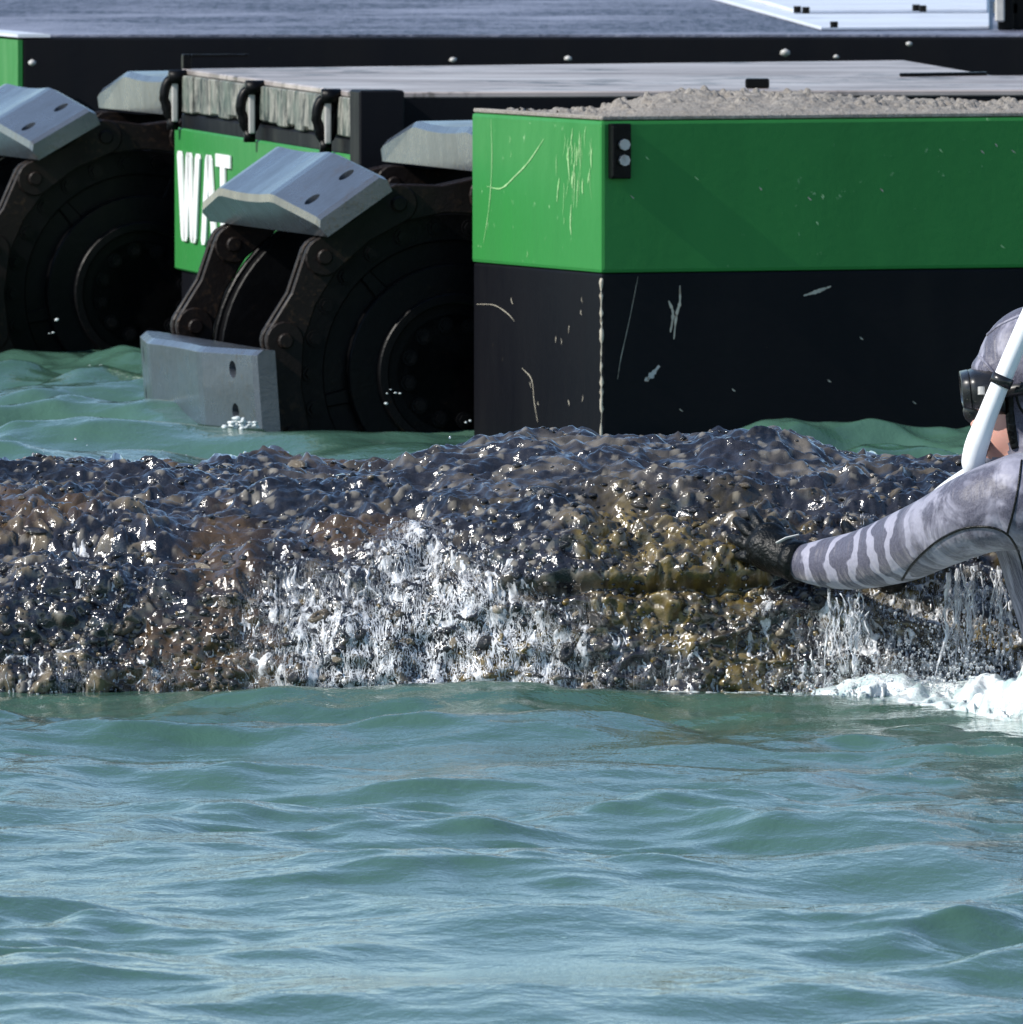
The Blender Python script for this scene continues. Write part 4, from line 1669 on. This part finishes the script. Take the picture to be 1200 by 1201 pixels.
ARM_L = [at(1198, 588, 24.63), at(1150, 600, 24.66), at(1100, 623, 24.74), at(1060, 641, 24.82), at(1012, 656, 24.90), at(975, 660, 24.95), at(945, 660, 24.985), at(926, 656, 25.005)]
ARM_LR = [0.076, 0.066, 0.058, 0.0555, 0.047, 0.041, 0.031, 0.0265]
ARM_R = [at(1205, 590, 24.98), at(1160, 606, 24.99), at(1115, 622, 25.0), at(1065, 638, 25.03), at(1010, 645, 25.05)]
ARM_RR = [0.066, 0.050, 0.044, 0.038, 0.026]
cran_c = at(1219, 438, HD)
parts_ = [torso_loft(), limb(ARM_L, ARM_LR), limb(ARM_R, ARM_RR),
          limb([at(1222, 500, HD), at(1234, 585, HD)], [0.066, 0.076]),
          ball(at(1232, 562, HD), (0.085, 0.15, 0.05)),
          ball(cran_c, (0.100, 0.078, 0.108), 32), ball(at(1196, 488, HD), (0.066, 0.060, 0.080), 28),
          ball(at(1166, 528, HD), (0.028, 0.034, 0.026)), ball(at(1150, 497, HD), (0.018, 0.026, 0.016)),
          ball(at(1146, 482, HD), (0.017, 0.015, 0.020)), ball(at(1160, 432, HD), (0.030, 0.055, 0.022))]
hipL, hipR = at(1306, 985, 24.70), at(1306, 985, 24.90)
for hp, s in ((hipL, -1), (hipR, 1)):
    kn_ = hp + Vector((-0.30, 0.03 * s, -0.28))
    parts_.append(limb([hp, hp * 0.5 + kn_ * 0.5, kn_], [0.098, 0.082, 0.064]))
    parts_.append(limb([kn_, kn_ + Vector((0.2, 0, -0.12)), kn_ + Vector((0.40, 0, -0.16))], [0.062, 0.056, 0.040]))
    parts_.append(limb([kn_ + Vector((0.40, 0, -0.16)), kn_ + Vector((0.56, 0, -0.22))], [0.042, 0.030]))
body = remeshed(parts_, 0.0065, 6, M['suit'], 'person')
body.materials.append(M['skin'])
bv_ = np.zeros(len(body.vertices) * 3)
body.vertices.foreach_get('co', bv_)
bv_ = bv_.reshape(-1, 3)
apts = np.array([tuple(p) for p in smooth_path(ARM_L[::-1], 10)])
alen = np.concatenate([[0], np.cumsum(np.linalg.norm(np.diff(apts, axis=0), axis=1))])
best, along = np.full(len(bv_), 9.0), np.zeros(len(bv_))
for p, l_ in zip(apts, alen):
    dd = np.linalg.norm(bv_ - p, axis=1)
    m_ = dd < best
    best = np.where(m_, dd, best)
    along = np.where(m_, l_, along)
# plane-wise coordinate along the arm keeps the bands clean rings
sleeve = np.clip((0.12 - best) / 0.03, 0, 1) * np.clip((alen[-1] - 0.16 - along) / 0.05, 0, 1)
for k in range(2, len(apts) - 2):
    tg = apts[k + 1] - apts[k - 1]
    tg /= np.linalg.norm(tg)
    m_ = np.abs(along - alen[k]) < 1e-9
    along = np.where(m_, alen[k] + np.clip((bv_ - apts[k]) @ tg, -0.02, 0.02), along)
set_flt(body, 'along', along)
set_flt(body, 'sleeve', sleeve)
# bare skin between mask and chin
jaw = at(1158, 508, HD)
for p_ in body.polygons:
    c = p_.center
    if abs(c.y - HD) < 0.062 and c.x < at(1181, 500, HD).x and at(1160, 536, HD).z < c.z < at(1160, 440, HD).z and c.x > at(1120, 500, HD).x:
        p_.material_index = 1
person = link('person', body)
WM[person.name] = Matrix.Identity(4)
tag(person, 'diver in grey camouflage wetsuit and hood reaching a gloved hand to the whale', 'person')

bvh = BVHTree.FromPolygons([Vector(v) for v in bv_], [tuple(p_.vertices) for p_ in body.polygons])


def on_body(px, py, lift=0.0):
    r = ray(px, py).normalized()
    h = bvh.ray_cast(CAMP, r)
    return h[0] + h[1] * lift if h[0] is not None else None


def seam(name, pts, r, mat, lift=0.0, flat_=1.0):
    q = [on_body(px, py, lift) for px, py in pts]
    q = [p for p in q if p is not None]
    if len(q) > 2:
        part(name, mesh(name, *tube(q, r, 8, True, flat_), mat, True), person)


def pix_path(pts, m=8):
    return [(v.x, v.y) for v in smooth_path([Vector((a, b_, 0)) for a, b_ in pts], m)]


seam('sleeve_seam', pix_path([(1058, 680), (1068, 664), (1085, 646), (1105, 631), (1130, 620), (1158, 618), (1180, 626), (1193, 645), (1200, 668), (1206, 700)]), 0.0021, M['neoprene'])
seam('shoulder_seam', pix_path([(1181, 626), (1188, 600), (1194, 570), (1198, 540)]), 0.0019, M['neoprene'])
seam('hood_edge', pix_path([(1180, 446), (1183, 465), (1184, 485), (1186, 505), (1190, 526)]), 0.0085, M['neoprene'], -0.004)
seam('hood_seam', pix_path([(1148, 418), (1156, 426), (1166, 438)]), 0.0028, M['suit'], 0.0)
seam('hood_seam', pix_path([(1158, 393), (1170, 383), (1186, 375), (1198, 370)]), 0.0028, M['suit'], 0.0)
seam('hood_seam', pix_path([(1198, 448), (1192, 462), (1196, 478), (1206, 490)]), 0.0022, M['neoprene'], 0.0)

# gloved hand, fingers spread on the whale's flank
def glove(off, name, sx2=0):
    def g(px, py, D):
        return at(px + sx2, py + 9 * min(1.0, max(0.0, (932 - px) / 34)), D + 0.002 + 0.004 * max(0.0, (930 - px) / 60)) + Vector(off)
    ps = [limb([g(934, 659, 24.995), g(918, 648, 25.015), g(900, 634, 25.03)], [0.0305, 0.034, 0.034]),
          ball(g(902, 634, 25.03), (0.034, 0.020, 0.040))]
    fingers = [((899, 619, 25.04), (890, 606, 25.046), (884, 596, 25.065), (881, 590, 25.09)),
               ((890, 626, 25.04), (877, 614, 25.046), (869, 606, 25.065), (864, 602, 25.09)),
               ((886, 637, 25.04), (872, 629, 25.044), (863, 624, 25.060), (857, 622, 25.085)),
               ((888, 648, 25.035), (876, 645, 25.036), (868, 643, 25.05), (863, 643, 25.07)),
               ((914, 632, 25.03), (914, 618, 25.04), (908, 608, 25.055), (904, 603, 25.07))]
    rad = [0.0096, 0.0098, 0.0094, 0.0084, 0.0105]
    for f_, r_ in zip(fingers, rad):
        ps.append(limb([g(*q) for q in f_], [r_ * 1.05, r_, r_ * 0.92, r_ * 0.8]))
    return part(name, remeshed(ps, 0.0026, 3, M['neoprene'], name), person)


glove((0, 0, 0), 'glove')
gl = glove((0.125, 0.075, -0.025), 'glove', 18)
# cuff and pale pull tab of the near glove
part('glove_cuff', mesh('glove_cuff', *tube([at(940, 660, 24.988), at(933, 658, 24.996), at(927, 656, 25.003)], [0.0325, 0.0335, 0.032], 24), M['neoprene'], True), person)
part('pull_tab', bevel(mesh('pull_tab', *tube([at(911, 637, 24.982), at(922, 631, 24.975), at(937, 627, 24.972)], [0.0045, 0.0045, 0.003], 8, True, 0.4), M['tape']), 0.0004, 1), person)

# --- diving mask
def rrect(cx, cy, cz, hy, hz, tilt, n=28, ex=3.2):
    out = []
    for k in range(n):
        a = 2 * math.pi * k / n
        ca, sa = math.cos(a), math.sin(a)
        y = hy * abs(ca) ** (2 / ex) * (1 if ca > 0 else -1)
        z = hz * abs(sa) ** (2 / ex) * (1 if sa > 0 else -1)
        out.append(Vector((cx + z * tilt, cy + y, cz + z)))
    return out


def loft(rings, cap0=True, cap1=True):
    n = len(rings[0])
    V = [v for r in rings for v in r]
    F = []
    for i in range(len(rings) - 1):
        for k in range(n):
            F.append((i * n + k, (i + 1) * n + k, (i + 1) * n + (k + 1) % n, i * n + (k + 1) % n))
    if cap0:
        F.append(tuple(range(n)))
    if cap1:
        F.append(tuple(range(len(rings) * n - 1, (len(rings) - 1) * n - 1, -1)))
    return V, F


mc = at(1147, 457, HD)
dm = empty('diving_mask', mc)
WM[dm.name] = Matrix.Translation(mc)
tag(dm, 'black diving mask strapped over the diver hood', 'diving mask')
x0 = mc.x
TL = -0.10
rings = [rrect(x0 + 0.038, HD, mc.z - 0.004, 0.077, 0.037, TL), rrect(x0 + 0.018, HD, mc.z - 0.002, 0.080, 0.036, TL), rrect(x0 - 0.004, HD, mc.z, 0.079, 0.033, TL), rrect(x0 - 0.016, HD, mc.z, 0.076, 0.029, TL)]
part('mask_skirt', mesh('mask_skirt', *loft(rings), M['silicone'], True), dm)
part('nose_pocket', mesh('nose_pocket', *ball((x0 - 0.002, HD, mc.z - 0.033), (0.022, 0.021, 0.022)), M['silicone'], True), dm)
rings = [rrect(x0 - 0.0145, HD, mc.z, 0.0775, 0.0305, TL), rrect(x0 - 0.026, HD, mc.z, 0.075, 0.028, TL), rrect(x0 - 0.027, HD, mc.z, 0.068, 0.0215, TL), rrect(x0 - 0.022, HD, mc.z, 0.066, 0.020, TL)]
part('mask_frame', mesh('mask_frame', *loft(rings, False, False), M['silicone'], True), dm)
part('lens', mesh('lens', *loft([rrect(x0 - 0.0222, HD, mc.z, 0.066, 0.020, TL), rrect(x0 - 0.0245, HD, mc.z, 0.066, 0.020, TL)]), M['glass']), dm)
part('strap_buckle', bevel(mesh('strap_buckle', *box(x0 + 0.004, x0 + 0.026, HD - 0.094, HD - 0.079, mc.z - 0.013, mc.z + 0.011), M['silicone']), 0.003, 2), dm)
part('buckle_pin', mesh('buckle_pin', *cyl((x0 + 0.002, HD - 0.0965, mc.z - 0.004), (x0 + 0.002, HD - 0.0945, mc.z + 0.008), 0.0055, 10), M['steel']), dm)
sp_ = []
for a in np.linspace(R(195), R(525), 60):
    c_, s_ = math.cos(a), math.sin(a)
    x = cran_c.x + 0.106 * c_
    y = HD + 0.086 * s_
    z = mc.z + 0.010 + 0.020 * c_
    sp_.append(Vector((x, y, z)))
ribV, ribF = [], []
for i, p in enumerate(sp_):
    o_ = (p - Vector((cran_c.x, HD, p.z))).normalized()
    for (dr, dz_) in ((0, -0.0095), (0.003, -0.0095), (0.0038, 0), (0.003, 0.0095), (0, 0.0095)):
        ribV.append(p + o_ * dr + Vector((0, 0, dz_)))
for i in range(len(sp_) - 1):
    for k in range(5):
        ribF.append((i * 5 + k, i * 5 + (k + 1) % 5, (i + 1) * 5 + (k + 1) % 5, (i + 1) * 5 + k))
part('strap', mesh('strap', ribV, ribF, M['silicone'], True), dm)

# --- snorkel
sk = empty('snorkel', at(1146, 540, 24.70))
WM[sk.name] = Matrix.Translation(at(1146, 540, 24.70))
tag(sk, 'white snorkel tube tucked under the mask strap', 'snorkel')
pth = smooth_path([at(1232, 316, 24.70), at(1208, 369, 24.695), at(1187, 417, 24.69), at(1168, 462, 24.69), at(1153, 500, 24.692), at(1143, 530, 24.70), at(1140, 556, 24.715)], 6)
part('snorkel_tube', mesh('snorkel_tube', *tube(pth, list(np.interp(np.linspace(0, 1, len(pth)), [0, 0.45, 0.62, 0.75, 0.92, 1], [0.0145, 0.0145, 0.0155, 0.0185, 0.0185, 0.013])), 20), M['whiteplastic'], True), sk)
part('snorkel_keeper', mesh('snorkel_keeper', *tube([at(1177, 441, 24.69), at(1172, 452, 24.69)], 0.0175, 20), M['silicone'], True), sk)
part('lower_tube', mesh('lower_tube', *tube(smooth_path([at(1141, 552, 24.72), at(1128, 560, 24.75), at(1108, 574, 24.80), at(1092, 588, 24.84)], 6), 0.0105, 14), M['whiteplastic'], True), sk)  # white tube bent down from the snorkel's lower end
part('mouthpiece', mesh('mouthpiece', *tube(smooth_path([at(1143, 545, 24.705), at(1150, 530, 24.74), at(1153, 512, 24.79)], 6), 0.011, 12), M['silicone'], True), sk)
